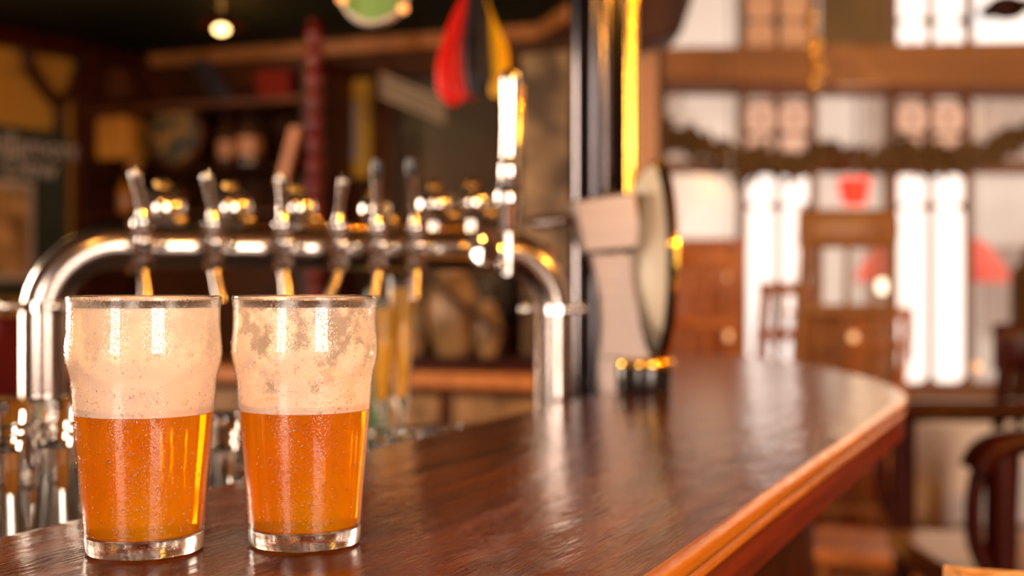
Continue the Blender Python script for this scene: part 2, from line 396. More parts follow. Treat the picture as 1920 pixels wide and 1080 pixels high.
bm_ = MB(); bm_.hexa([(wx(1215)*.96, 5.60, wz(190)+.03), (wx(2360), 5.60, wz(205)+.03), (wx(2360), 6.0, wz(205)+.03), (.6, 6.0, wz(190)+.03),
                      (wx(1215)*.96, 5.60, wz(115)-.01), (wx(2360), 5.60, wz(95)-.01), (wx(2360), 6.0, wz(95)-.01), (.6, 6.0, wz(115)-.01)])
struct(bm_.build('trim_beam', 'beam_wood', bevel=.012))
def sash(name, col, rows, m, lead=True):
    """one narrow leaded light: a white pane per row with a lead outline and centre mark"""
    x0, x1 = xs[col]; root = None
    lb = MB(); pb = MB()
    for (r0, r1, mark) in rows:
        z0, z1 = wz(r1), wz(r0); cx = (x0+x1)/2; t = .012
        rr = min(.05, (x1-x0)*.3)                                 # rounded corners of the glass
        poly = []
        for (qx, qz, a0) in ((x1-rr, z1-rr, 0), (x0+rr, z1-rr, 90), (x0+rr, z0+rr, 180), (x1-rr, z0+rr, 270)):
            for k in range(5):
                a = math.radians(a0+k*22.5); poly.append((qx+rr*math.cos(a), qz+rr*math.sin(a)))
        va = [pb.bm.verts.new((x, WY+.02, z)) for x, z in poly]; vb = [pb.bm.verts.new((x, WY+.035, z)) for x, z in poly]
        pb.bm.faces.new(va); pb.bm.faces.new(vb[::-1]); n = len(poly)
        for i in range(n): pb.bm.faces.new((va[i], vb[i], vb[(i+1) % n], va[(i+1) % n]))
        lb.box((cx, WY+.03, z0-.006), (x1-x0, .03, t)); lb.box((cx, WY+.03, z1+.006), (x1-x0, .03, t))
        for sx in (x0, x1): lb.box((sx, WY+.03, (z0+z1)/2), (t, .03, z1-z0))
        if mark == 'line': lb.tube([(cx, WY+.012, z0+.10), (cx, WY+.012, z0+.4), (cx, WY+.012, z1-.12)], [.010, .005, .002], 8)
        if mark == 'dot': lb.ball((cx, WY+.012, (z0+z1)/2), .022, (1, .3, 1), 10)
        if mark == 'slot': lb.box((cx, WY+.012, (z0+z1)/2), (.007, .01, .05))
        lb.hexa([(x0, WY+.036, z0-.01), (x1, WY+.036, z0-.01), (x1, WY+.05, z0-.01), (x0, WY+.05, z0-.01),
                 (x0, WY+.036, z0), (x1, WY+.036, z0), (x1, WY+.05, z0), (x0, WY+.05, z0)])
    fr = struct(lb.build(name, 'mullion_wood')); pb.build('pane', m, fr)
    return fr
n_ = 1
for c in (1, 2, 4, 5, 7, 8):
    sash(f'window_{n_}', c, [(389, 716, 'line'), (328, 384, 'slot')], 'frosted_daylight'); n_ += 1
for c in (1, 2, 4, 5, 7, 8):
    o = sash('window_%d' % (n_+10), c, [(253, 300, None), (195, 246, 'dot')], 'frosted_dim'); n_ += 1
for c in (1, 2, 4, 5, 7, 8):
    bright = c >= 4
    sash('window_%d' % (n_+10), c, [(40, 100, 'slot'), (-30, 35, 'slot')], 'frosted_daylight' if bright else 'frosted_shadow'); n_ += 1
for i, c in enumerate((0, 3, 6, 9)):
    x0, x1 = xs[c]; b = MB()
    rect(b, x0, x1, wz(716), wz(325), WY+.03, .008); rect(b, x0, x1, wz(300), wz(205), WY+.03, .008); up = MB(); rect(up, x0, x1, wz(100), wz(-185), WY+.03, .008)
    wn = struct(b.build('window_%d' % (40+i), 'window_glass')); up.build('upper_pane', 'frosted_daylight' if c >= 6 else 'window_glass', wn)
# blinds over the upper lights
def blind(name, c, py0, py1, m, label):
    x0, x1 = xs[c]; b = MB(); rect(b, x0+.01, x1-.01, wz(py1), wz(py0), WY-.03, .012)
    b.tube([(x0+.01, WY-.03, wz(py1)), (x1-.01, WY-.03, wz(py1))], .012, 10)
    tag(b.build(name, m), label, 'blind')
noisy('olive_blind', (.20, .15, .06), (.28, .20, .08), .7, 3)
blind('roller_blind', 3, -60, 101, 'olive_blind', 'olive brown roller blind covering the upper window behind the brass chain lamp')
# ---- street outside
b = MB().box((5, 16.1, 3.2), (22, .3, 7)); fac = b.build('town_house', 'facade'); tag(fac, 'pale rendered town house across the street, seen blurred through the windows', 'building')
for i in range(9):
    for j in range(2): MB().box((-2.6+i*1.5, 15.9, 1.2+j*2.1), (.6, .12, 1.1)).build('window', 'facade_dark', fac)
struct(MB().box((5, 11.3, -.06), (24, 10.2, .1)).build('floor_street', 'pavement'))
root = empty('street_parasol', (3.35, 9.8, 0), 0, 'red street parasol outside, half hidden behind the brightest pair of tall windows', 'parasol')
MB().lathe([(.60, 1.25), (.56, 1.36), (.42, 1.55), (.20, 1.68), (.02, 1.74), (.02, 1.72), (.2, 1.66), (.41, 1.53), (.54, 1.35), (.585, 1.25)], seg=24, cap=False).build('canopy', 'parasol_cloth', root)
MB().lathe([(.02, 0), (.02, 1.75)], seg=12).build('pole', 'brushed_steel', root)

# ---- the canopy over the serving side
cp = [(CN.x, CN.y), (.11, 4.18), (.20, 3.9), (.32, 3.3), (.40, 2.6), (.32, 1.85), (-.1, 1.6), (-.5, 1.5), (LE.x+.6, 1.6)]
struct(MB().prism(cp, 2.102, 2.3).build('ceiling_canopy', 'canopy_paint'))
def strip(name, pts, z0, z1, th, m, bev=.008):
    b = MB()
    for p, q in zip(pts, pts[1:]):
        p = Vector((*p, 0)); q = Vector((*q, 0)); u = (q-p).normalized(); n = Vector((u.y, -u.x, 0))*th; e = u*.006
        p = p-e; q = q+e
        b.hexa([(p.x, p.y, z0), (q.x, q.y, z0), (q.x+n.x, q.y+n.y, z0), (p.x+n.x, p.y+n.y, z0), (p.x, p.y, z1), (q.x, q.y, z1), (q.x+n.x, q.y+n.y, z1), (p.x+n.x, p.y+n.y, z1)])
    return struct(b.build(name, m, bevel=bev))
strip('trim_canopy', [(CN.x+.02, CN.y-.02), (.11, 4.18), (.20, 3.88)], 2.045, 2.10, .035, 'trim_wood')
strip('trim_left', [((CN+UL*3).x+.03, (CN+UL*3).y), (CN.x+.03, CN.y-.02)], 2.03, 2.10, .03, 'mahogany')

def pl(px, py, off=0, base=CN, n=NB):
    """where the sight line meets the wall plane moved off metres into the room"""
    d = Vector(((px-960)/F, 1, (540-py)/F)); o = Vector((0, 0, CZ)); q = base+n*off
    t = (q-o).dot(n)/d.dot(n); return o+d*t
def wbox(b, px0, py0, px1, py1, o0, o1, base=CN, u=UB, n=NB):
    """a box on the wall plane whose front face spans the two corners"""
    p = pl(px0, py1, o1, base, n); q = pl(px1, py0, o1, base, n)
    a = (p-base).dot(u); c = (q-base).dot(u); z0, z1 = sorted((p.z, q.z))
    if a > c: a, c = c, a
    P = lambda s, o: base+u*s+n*o
    A = [P(a, o1), P(c, o1), P(c, o0), P(a, o0)]
    return b.hexa([(v.x, v.y, z0) for v in A]+[(v.x, v.y, z1) for v in A])
LW = dict(base=CN, u=UL, n=NL)
# ------------------------------------------------------------------ the bar
front = [(-.44, -.5), (-.19, .05), (.079, .647), (.217, .958), (.393, 1.345), (.476, 1.53), (.530, 1.65), (.574, 1.79), (.604, 1.98), (.612, 2.18),
         (.588, 2.48), (.52, 2.73), (.427, 2.89), (.33, 2.97)]
back = [(.19, 2.97), (.185, 2.4), (.175, 1.90), (.10, 1.72), (.016, 1.52), (-.142, 1.146), (-.314, .752), (-.58, .13), (-.85, -.5)]
F_ = [v.to_2d() for v in spline([(x, y, 0) for x, y in front], 6)]
outline = F_+[Vector(p) for p in back]
def inset(poly, d):
    out = []; n = len(poly)
    for i in range(n):
        e1 = (poly[i]-poly[i-1]).normalized(); e2 = (poly[(i+1) % n]-poly[i]).normalized()
        n1 = Vector((-e1.y, e1.x)); n2 = Vector((-e2.y, e2.x)); m_ = (n1+n2)
        m_ = m_.normalized(); k = max(.35, m_.dot(n1)); out.append(poly[i]+m_*(d/k))
    return out
NF = len(F_)
def ring(b, prof, i0=0, i1=None):
    rs = []; i1 = len(outline) if i1 is None else i1
    for d, z in prof:
        q = inset(outline, d); rs.append([b.bm.verts.new((q[k % len(q)].x, q[k % len(q)].y, z)) for k in range(i0, i1+1)])
    for a, c in zip(rs, rs[1:]):
        for i in range(len(a)-1): b.bm.faces.new((a[i], a[i+1], c[i+1], c[i]))
    return rs
bar = empty('bar_counter', (0, .6, 0), 0, 'long dark red-brown varnished wooden bar counter with a rounded far end and moulded edge', 'bar counter')
OFF = Vector((0, -.6, 0))
b = MB(); b.prism([(p.x, p.y) for p in inset(outline, .009)], BAR_Z-.045, BAR_Z); b.build('bar_top', 'bar_wood', bar, loc=OFF)
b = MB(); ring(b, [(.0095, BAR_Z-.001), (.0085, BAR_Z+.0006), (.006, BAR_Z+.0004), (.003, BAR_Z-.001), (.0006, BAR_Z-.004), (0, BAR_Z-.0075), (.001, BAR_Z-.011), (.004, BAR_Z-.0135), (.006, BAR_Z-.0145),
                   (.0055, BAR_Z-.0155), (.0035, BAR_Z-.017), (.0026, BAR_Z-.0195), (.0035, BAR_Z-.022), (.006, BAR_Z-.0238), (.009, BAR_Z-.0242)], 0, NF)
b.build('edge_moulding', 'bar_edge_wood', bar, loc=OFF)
b = MB(); ring(b, [(.0095, BAR_Z-.0004), (.003, BAR_Z-.0004), (.0008, BAR_Z-.0012), (.0002, BAR_Z-.004), (.0002, BAR_Z-.0235), (.009, BAR_Z-.0242)], NF, len(outline))
b.build('back_edge', 'bar_wood', bar, loc=OFF)
b = MB(); r = ring(b, [(.009, BAR_Z-.0238), (.0052, BAR_Z-.0242), (.0048, BAR_Z-.050), (.010, BAR_Z-.052), (.03, BAR_Z-.052), (.03, BAR_Z-.062), (.05, BAR_Z-.064), (.10, BAR_Z-.064)])
b.build('fascia', 'bar_fascia_wood', bar, loc=OFF)
b = MB(); b.prism([(p.x, p.y) for p in inset(outline, .13)], 0, BAR_Z-.05); b.build('front_panel', 'dark_panel_wood', bar, loc=OFF)
# serving counter behind it, lower
bl = [Vector(p) for p in back[2:]]; nrm = Vector((-.92, .39))
poly = [(p.x-.02, p.y+.008) for p in bl[::-1]]+[(bl[0].x+nrm.x*.75, bl[0].y+.3), ((bl[-1]+nrm*.75).x, (bl[-1]+nrm*.75).y)]
sv = MB().prism(poly, .85, .888).build('serving_counter', 'steel_counter', bevel=.003)
tag(sv, 'low dark steel serving counter behind the bar, carrying the taps and upturned glasses', 'counter')
po = [(x*.97-.02, y) for x, y in poly]
MB().prism([(p.x-.10, p.y) for p in bl[::-1]]+[(bl[0].x+nrm.x*.7, bl[0].y+.25), ((bl[-1]+nrm*.7).x, (bl[-1]+nrm*.7).y)], 0, .85).build('cabinet_body', 'dark_panel_wood', sv)

# ------------------------------------------------------------------ the two pints
OUT = [(.0305, 0), (.0325, .0008), (.0331, .003), (.0333, .012), (.0347, .030), (.0366, .052), (.0384, .072), (.0393, .085), (.0400, .095),
       (.0406, .100), (.0417, .1045), (.0428, .109), (.0434, .1135), (.0434, .118), (.0430, .122), (.0425, .127), (.0423, .134), (.0424, .141), (.0428, .144), (.0429, .1455), (.0426, .1468), (.0419, .1472)]
def r_out(z):
    for (r0, z0), (r1, z1) in zip(OUT[1:], OUT[2:]):
        if z0 <= z <= z1: return r0+(r1-r0)*(z-z0)/max(1e-6, z1-z0)
    return OUT[1][0]
TH = .0022
inn = [(.0406, .1468), (.0402, .1455), (.0401, .143)]+[(r_out(z)-TH, z) for z in (.134, .127, .122, .118, .1135, .109, .1045, .100, .095, .085, .072, .052, .030, .016)]+[(.0300, .0115), (.027, .0095), (.001, .0092)]
FILL = .0795
def pint(name, px, Y, k, foam_mat, label, seed, rot):
    random.seed(seed)
    g = empty(name, ((px-960)/F*Y, Y, BAR_Z+.0004), rot, label, 'beer glass'); g.scale = (k, k, 1.0)
    zs = [.0115, .030, .052, .072, .085, .095, .100, .1045, .109, .1135, .118, .122, .127, .134, .1405]
    wp = [(r_out(z), z) for z in zs]
    MB().lathe(wp+[(r-.0006, z) for r, z in wp[::-1]], seg=96, cap=False).build('glass_wall', 'glass_wall', g)
    k0 = [(r_out(z), z) for z in (.003, .0115)]
    MB().lathe([(.001, .0010), (.026, .0010), (.0290, .0000), (.0322, .0010)]+k0+[(k0[-1][0]-.0012, .0114), (.0300, .0103), (.027, .0095), (.001, .0092)], seg=96).build('glass_base', 'pint_glass', g)
    MB().lathe([(r_out(.1405)-.0018, .1405), (r_out(.1405), .1405), (.0427, .1435), (.0430, .1452), (.0427, .1466), (.0419, .1472), (.0411, .1467), (.0407, .1452), (r_out(.1405)-.0018, .1405)], seg=96, cap=False).build('glass_rim', 'pint_glass', g)
    bp = [(.001, .0094), (.027, .0097), (.0300, .0105), (r_out(.0125)-.0010, .0125)]+[(r_out(z)-.0007, z) for z in (.016, .030, .052, .072)]+[(r_out(FILL)-.0007, FILL), (.001, FILL)]
    MB().lathe(bp, seg=72).build('beer', 'beer', g)
    # head of foam on the beer, and the film left on the inside of the glass
    MB().lathe([(.001, FILL+.0002), (r_out(FILL)-.0012, FILL+.0002), (r_out(.084)-.0013, .084), (.030, .0826), (.001, .0820)], seg=64).build('foam_head', 'foam_head', g)
    zs = [FILL+.0003, .084, .088, .092, .097, .100, .103, .106, .109, .1115, .114, .117, .120, .124, .129, .134, .139, .1405]
    fp = [(r_out(z)-.0008, z) for z in zs]
    b = MB(); b.lathe(fp+[(r-.0003, z) for r, z in fp[::-1]], seg=96, cap=False); b.build('foam_film', foam_mat, g)
    # condensation beads on the outside
    d = MB()
    for i in range(620):
        z = .012+.085*random.random()**.9 if random.random() < .85 else .1+.03*random.random()
        a = random.uniform(-PI*.98, -PI*.02)
        if random.random() < .45: a = random.gauss(-PI*.45, .35)
        rr = min(.0011, .00022+abs(random.gauss(0, .00022))); R = r_out(z)
        mx = Matrix.Translation((R*math.cos(a), R*math.sin(a), z)) @ Matrix.Rotation(a, 4, 'Z') @ Matrix.Diagonal((.5, 1, random.uniform(1, 1.3), 1))
        bmesh.ops.create_icosphere(d.bm, subdivisions=2, radius=rr, matrix=mx)
    tag(d.build('condensation', 'water', g), kind='stuff')
    return g
pint('pint_glass', 271, .710, 1.018, 'foam_thick', 'left pint of amber beer, foam clinging thickly inside, on the bar edge', 3, 0)
pint('pint_glass', 572, .731, 1.0, 'foam_lacy', 'right pint of amber beer, lacy foam film with clear gaps inside, on the bar', 11, 0)

# ------------------------------------------------------------------ tap rail
ZR = 1.252; PA = Vector((-.553, 1.45, 0)); PB = Vector((.057, 1.70, 0)); RU = (PB-PA).normalized(); RN = Vector((RU.y, -RU.x, 0)); TR = .0265
rail = empty('tap_rail', ((PA+PB)/2).to_tuple()[:2]+(.888,), 0, 'big polished chrome arched pipe rail carrying the row of beer taps', 'tap rail')
ro = -Vector(rail.location)
def arch(p, sgn, R=.075, n=10):
    out = []
    for i in range(n+1):
        a = PI/2*i/n; out.append(p+RU*sgn*R*(1-math.cos(a))+Vector((0, 0, ZR-R+R*math.sin(a))))
    return out
def V(p, z): return Vector((p.x, p.y, z))
path = [V(PA, .888), V(PA, 1.0), V(PA, 1.1)]+arch(PA, 1, .085)+[V(PA+RU*(.1+.0475*i), ZR) for i in range(10)][1:]+arch(PB, -1, .085)[::-1]+[V(PB, 1.1), V(PB, 1.0), V(PB, .888)]
MB().tube(path, TR, 28).build('rail_pipe', 'pipe_chrome', rail, loc=ro)
for P_, zc in ((PA, 1.180), (PB, 1.172)):
    b = MB().lathe([(TR+.001, -.006), (TR+.005, -.005), (TR+.005, .005), (TR+.001, .006)], V(P_, zc), 28)
    col = b.build('collar', 'chrome', rail, loc=ro)
    for dx in (-1, .25, 1):
        MB().ball(V(P_, zc)+RU*dx*(TR+.016)+RN*(.03 if abs(dx) < 1 else 0), .0085, seg=16).build('thumb_screw', 'chrome', col)
    MB().lathe([(TR+.012, 0), (TR+.012, .006), (TR+.004, .012)], V(P_, .888), 28).build('foot', 'chrome', rail, loc=ro)
p0 = PA+RU*.105
MB().lathe([(TR, -.012), (TR+.007, -.010), (TR+.007, .010), (TR, .012)], V(p0, ZR), 28, rot=Vector((0, 0, 1)).rotation_difference(RU).to_euler()).build('collar', 'chrome', rail, loc=ro)

def rail_at(px):
    k = (px-960)/F   # x = k*y on the rail line
    t = (k*PA.y-PA.x)/(RU.x-k*RU.y); return PA+RU*t
def tap(px, lean, spout, tip, label, group=None, hl=.047):
    """front tap: shank, body with collars, chrome lever, curved spout; lean tips the lever sideways"""
    q = rail_at(px); q = q+RN*.0
    t = empty('beer_tap', (q.x, q.y, ZR), math.atan2(RU.y, RU.x), label, 'beer tap')
    Y = -1
    MB().tube([(0, -TR+.002, 0), (0, -.056, 0)], .009, 16).build('shank', 'chrome', t)
    MB().lathe([(.006, -.030), (.010, -.027), (.0125, -.018), (.0085, -.010), (.0125, -.002), (.0135, .006), (.009, .013), (.0125, .021), (.0125, .028), (.007, .033), (.006, .040)], (0, -.062, 0), 24).build('tap_body', 'chrome', t)
    MB().ball((0, -.080, .004), .0095).build('front_knob', 'chrome', t)
    MB().ball((.022, -.062, .002), .0075).build('side_knob', 'chrome', t)
    b = MB().tube([(0, -.062, .034), (lean*.25, -.064, .034+hl*.3), (lean*.6, -.070, .034+hl*.65), (lean, -.076, .034+hl)], [.0038, .0045, .0055, .0062], 16)
    lv = b.build('lever', 'pipe_chrome', t)
    if tip: MB().tube([(lean, -.076, .034+hl-.001), (lean*1.1, -.078, .034+hl+.012), (lean*1.15, -.079, .034+hl+.021)], [.0064, .0070, .005], 16).build('lever_tip', 'black_gloss', lv)
    else: MB().ball((lean, -.076, .034+hl), .0064).build('lever_tip', 'chrome', lv)
    MB().tube([(0, -.062, -.022), (spout*.2, -.066, -.036), (spout*.6, -.071, -.050), (spout, -.074, -.066)], [.0065, .0055, .0058, .0068], 16).build('spout', 'pipe_chrome', t)
    return t
tap(258, -.010, .002, False, 'front chrome beer tap farthest left, its slim lever leaning slightly left')
tap(386, -.010, .006, False, 'front chrome beer tap above the right side of the left pint')
tap(512, -.005, .002, False, 'front chrome beer tap above the left side of the right pint, lever upright')
tap(613, .002, -.017, False, 'front chrome beer tap with a spout slanting down to the left over the right pint')
tap(684, -.006, -.010, True, 'front chrome beer tap with black lever tip above the right rim of the right pint', hl=.055)
tap(752, -.010, -.004, True, 'front chrome beer tap with black lever tip, just clear of the right pint', hl=.058)

# chrome globes standing behind the rail, each on a short stem
for i, (px, py, r) in enumerate([(305, 392, .031), (432, 392, .030), (556, 392, .027), (703, 394, .022), (815, 385, .026), (885, 382, .026)]):
    Yq = rail_at(px).y+.14; c = at(px, py, Yq)
    g = empty('chrome_globe', (c.x, c.y, ZR), math.atan2(RU.y, RU.x),
              ['large chrome globe behind the farthest left tap', 'large chrome globe behind the second tap from the left', 'chrome globe behind the third tap from the left',
               'smallest chrome globe, between the two black tipped taps', 'chrome globe right of the black tipped taps', 'rightmost chrome globe, beside the tall tap lever'][i], 'globe')
    h = c.z-ZR
    MB().ball((0, 0, h), r, seg=32).build('ball', 'chrome', g)
    MB().tube([(0, -.115, 0), (0, -.02, 0), (0, -.006, .004), (0, 0, .012), (0, 0, h-r+.006)], .007, 14).build('stem', 'chrome', g)
    MB().lathe([(.008, h+r-.003), (.010, h+r+.004), (.006, h+r+.010), (.001, h+r+.012)], seg=16).build('finial', 'brass', g)
    MB().ball((.02, -r*.9, h-.015), .008).build('valve_screw', 'brass', g)
# brass pipe behind
a_ = at(318, 434, 1.75); b_ = at(905, 432, 1.99)
br = empty('brass_pipe', ((a_+b_)/2).to_tuple(), 0, 'horizontal brass pipe running behind the chrome tap rail under the globes', 'pipe')
bo = -Vector(br.location)
MB().tube([a_, a_.lerp(b_, .5), b_], .0125, 20).build('pipe', 'brass', br, loc=bo)
for k in (.02, .33, .66, .98):
    q = a_.lerp(b_, k); dd = -(V(q, 0)-PA).dot(RN); MB().tube([q, V(q+RN*dd*.5, q.z-.01), V(q+RN*(dd-.01), ZR)], .006, 12).build('bracket', 'chrome', br, loc=bo)

# tall tap with the big pump lever at the right end
q = rail_at(945); Yt = 1.55
tt = empty('tall_beer_tap', (at(952, 0, Yt).x, Yt, ZR), 0, 'tall chrome beer tap with long thick lever at the right end of the rail', 'beer tap')
c = at(952, 430, Yt); z = lambda py: at(0, py, Yt).z-ZR
MB().lathe([(.006, z(437)), (.011, z(434)), (.0135, z(425)), (.0135, z(395)), (.0155, z(388)), (.0170, z(372)), (.0155, z(360)), (.0095, z(355)), (.0095, z(346))], seg=28).build('tap_body', 'chrome', tt)
MB().lathe([(.0115, z(346)), (.0125, z(343)), (.0120, z(305)), (.0105, z(298)), (.0105, z(290)), (.0100, z(240)), (.0110, z(190)), (.0125, z(150)), (.0115, z(138)), (.006, z(130))], seg=28, rot=Matrix.Rotation(.015, 4, 'Y').to_euler()).build('lever', 'chrome', tt)
MB().lathe([(.0088, z(356)), (.0128, z(353)), (.0128, z(346)), (.009, z(344))], seg=24).build('black_ring', 'black_gloss', tt)
MB().tube([(0, 0, z(432)), (.001, -.001, z(470)), (0, -.002, z(515))], [.0070, .0065, .0055], 16).build('spout', 'chrome', tt)
MB().tube([(0, .010, z(410)), (-.004, .04, z(430)), (-.010, .085, .0)], [.010, .012, .012], 16).build('shank', 'chrome', tt)
MB().lathe([(.010, -.012), (.026, -.008), (.030, 0), (.026, .006), (.012, .010)], (-.022, .012, z(462)), 28, rot=Matrix.Rotation(PI/2.3, 4, 'X').to_euler()).build('dial', 'chrome', tt)
MB().ball((-.006, -.012, z(496)), .008).build('screw', 'chrome', tt)
MB().tube([(.006, .012, z(150)), (.012, .014, z(160)), (.013, .014, z(240)), (.008, .012, z(300))], [.004, .0085, .007, .005], 14).build('lever_lit_side', 'bright_brass', tt)  # brass strip stands in for orange light along the lever's side

# drip tray with two tall filled glasses under the black tipped taps
dt = at(745, 760, 1.80)
tray = MB().box((dt.x, 1.78, .985), (.26, .16, .012)); tr_ = tray.build('drip_tray', 'brushed_steel', bevel=.003)
tag(tr_, 'flat steel drip tray on short feet under the black tipped taps', 'drip tray')
for sx in (-.11, .11):
    for sy in (-.06, .06): MB().box((dt.x+sx, 1.78+sy, .934), (.015, .015, .0915)).build('foot', 'chrome', tr_)
def tallglass(px, top, Y, m, label, r0=.011, r1=.021):
    p = at(px, 755, Y); zt = at(px, top, Y).z; z0 = .992; h = zt-z0
    g = empty('footed_glass', (p.x, p.y, z0), 0, label, 'glass')
    MB().lathe([(.022, 0), (.022, .003), (.005, .007), (.005, .03), (r0, .045), (r1*.8, h*.55), (r1, h), (r1-.0015, h), (r1*.8-.0015, h*.55), (r0-.002, .05), (.001, .047)], seg=32).build('glass', 'clear_glass', g)
    MB().lathe([(.001, .0475), (r0-.0022, .0505), (r1*.8-.0017, h*.55), (r1-.0018, h*.93), (.001, h*.93)], seg=32).build('drink', m, g)
tallglass(716, 560, 1.77, 'yellow_liquid', 'slim footed glass of yellow beer, left one beside the right pint', .010, .020)
tallglass(752, 520, 1.80, 'yellow_liquid', 'slim footed glass of yellow beer, taller right one under the last small tap', .011, .020)
b = at(700, 600, 1.92)
gb = empty('green_bottle', (b.x, 1.92, .888), 0, 'green glass bottle standing behind the yellow drinks', 'bottle')
MB().lathe([(.022, 0), (.024, .004), (.024, .17), (.020, .20), (.010, .235), (.009, .30), (.011, .302), (.011, .31)], seg=24).build('body', 'green_glass', gb)

# upturned slender glasses on the serving counter
def flute_proto(h, r, label):
    g = empty('upturned_glass', (0, 0, 0), 0, label, 'glass')
    MB().lathe([(r*1.15, 0), (r*1.1, h*.12), (r*.78, h*.42), (r*.62, h*.66), (r*.72, h*.80), (r*.98, h*.93), (r, h-.003), (r*.95, h), (.001, h),
                ][:9]+[], seg=36).build('bowl', 'clear_glass', g)
    return g
def upturned(px, Y, h, r, label, group=None):
    X = (px-960)/F*Y; g = empty('upturned_glass', (X, Y, .8885), random.random(), label, 'glass', group)
    o = [(r*1.20, 0), (r*1.12, h*.10), (r*.86, h*.38), (r*.68, h*.62), (r*.70, h*.76), (r*.92, h*.88), (r, h*.94), (r, h-.003), (r*.94, h)]
    i = [(r*.5, h*.80), (r*.56, h*.70), (r*.68-.002, h*.60), (r*.86-.002, h*.37), (r*1.12-.002, h*.10), (r*1.20-.002, 0)]
    MB().lathe([(.001, h)]+o[::-1], seg=36, cap=False).lathe([(.001, h*.84)]+i, seg=36, cap=False).build('bowl', 'clear_glass', g)
    # ridged thick foot
    b = MB()
    for k in range(2): b.lathe([(r*(.82+.06*k), h*(.84+.04*k)), (r*(.86+.06*k), h*(.855+.04*k)), (r*(.80+.06*k), h*(.87+.04*k))], seg=30)
    b.build('foot', 'clear_glass', g)
for a in [(2, 1.02, .222, .0235, 'clear upturned glass cut by the left edge of the picture'),
          (100, 1.06, .220, .0215, 'clear upturned glass just left of the left pint'),
          (146, 1.13, .215, .0215, 'clear upturned glass whose edge shows right beside the left pint'),
          (52, 1.26, .135, .0200, 'short clear upturned glass between the two tall ones at far left'),
          (416, 1.22, .190, .0185, 'clear upturned glass seen in the gap between the two pints'),
          (447, 1.36, .150, .0185, 'short clear upturned glass behind, in the gap between the pints')]: upturned(*a)
def tumbler(px, Y, h, r, label, group):
    X = (px-960)/F*Y; g = empty('tumbler', (X, Y, .8885), 0, label, 'glass', group)
    MB().lathe([(r*1.1, 0), (r, h*.7), (r*.85, h-.004), (r*.8, h), (.001, h)], seg=28, cap=False).lathe([(r*1.1-.002, 0), (r-.002, h*.7), (r*.7, h*.88), (.001, h*.88)], seg=28, cap=False).build('bowl', 'clear_glass', g)
    return g
for i, (px, Y, h) in enumerate([(705, 1.32, .125), (742, 1.40, .122), (778, 1.44, .12), (712, 1.50, .128), (755, 1.53, .13), (800, 1.52, .122), (838, 1.56, .12), (780, 1.62, .13), (824, 1.65, .128), (862, 1.64, .125), (885, 1.70, .125)]):
    tumbler(px, Y, h, .026, 'upturned clear tumbler in the blurred crowd of glasses right of the right pint', 'upturned tumblers on the serving counter')

# ------------------------------------------------------------------ column, pipe, font at the far end
Yc = 1.97; X0 = (1143-960)/F*Yc
col = MB().lathe([(.060, .888), (.060, .90), (.0485, .905), (.0485, 2.10)], (X0-.015, Yc+.04, 0), 48).build('steel_column', 'chrome')
tag(col, 'thick polished dark steel column rising from behind the bar to the canopy', 'column')
col.data.materials.clear(); col.data.materials.append(noisy('dark_chrome', (.05, .045, .05), (.09, .08, .085), .14, 4, metal=1))
bp_ = at(1184, 0, 1.90)
tag(MB().lathe([(.0095, BAR_Z+.03), (.0095, 2.102)], (bp_.x, 1.90, 0), 24).build('brass_pole', 'bright_brass'), 'slim bright brass pole running up beside the dark column', 'pole')
Yf = 1.80
fo = empty('beer_font', (at(1160, 735, Yf).x, Yf, BAR_Z), 0, 'brushed steel beer font with angular head and big round badge seen edge on', 'beer font')
def fz(py): return at(0, py, Yf).z-BAR_Z
def fx(px): return at(px, 0, Yf).x-fo.location.x
D = .05
def slab(b, front4, y0, y1, sh=.0):
    """front4: px corners bl, br, tr, tl"""
    bl_, br_, tr2, tl = [(fx(x), fz(y)) for x, y in front4]
    b.hexa([(bl_[0], y0, bl_[1]), (br_[0], y0, br_[1]), (br_[0]+sh, y1, br_[1]), (bl_[0]-sh, y1, bl_[1]), (tl[0], y0, tl[1]), (tr2[0], y0, tr2[1]), (tr2[0]+sh, y1, tr2[1]), (tl[0]-sh, y1, tl[1])])
    return b
slab(MB(), [(1092, 478), (1202, 466), (1188, 360), (1072, 378)], -.03, .06, .004).build('font_head', 'brushed_steel', fo, bevel=.004)
b = MB(); secs = [(478, 1108, 1196), (510, 1116, 1194), (560, 1126, 1192), (610, 1128, 1198), (650, 1126, 1208), (668, 1122, 1216)]
for (y0, a0, c0), (y1, a1, c1) in zip(secs, secs[1:]): slab(b, [(a1, y1), (c1, y1), (c0, y0), (a0, y0)], -.018, .045)
b.build('font_stem', 'brushed_steel', fo)
slab(MB(), [(1122, 738), (1200, 738), (1204, 668), (1124, 668)], -.012, .05).build('font_base', 'brushed_steel', fo, bevel=.003)
b = MB().lathe([(.040, 0), (.042, .004), (.042, .042), (.039, .047), (.001, .047)], (fx(1206), .0, .0), 40); b.build('round_plinth', 'black_gloss', fo)
b = MB().lathe([(.0425, .036), (.0440, .039), (.0440, .044), (.041, .048)], (fx(1208), 0, 0), 40); b.build('plinth_ring', 'bright_brass', fo)
rot = (Matrix.Rotation(math.radians(3), 4, 'Z') @ Matrix.Rotation(PI/2, 4, 'Y')).to_euler()
cxm = (fx(1227), .06, fz(490))
MB().lathe([(.001, -.046), (.05, -.042), (.10, -.030), (.132, -.013), (.146, 0)], cxm, 64, rot=rot).build('badge_back', 'cream_enamel', fo)
MB().lathe([(.146, 0), (.152, .002), (.152, .010), (.146, .013), (.001, .016)], cxm, 64, rot=rot).build('badge_front', 'black_gloss', fo)
MB().lathe([(.151, .008), (.156, .010), (.156, .015), (.146, .017)], cxm, 64, rot=rot, cap=False).build('badge_rim', 'bright_brass', fo)
b = MB()
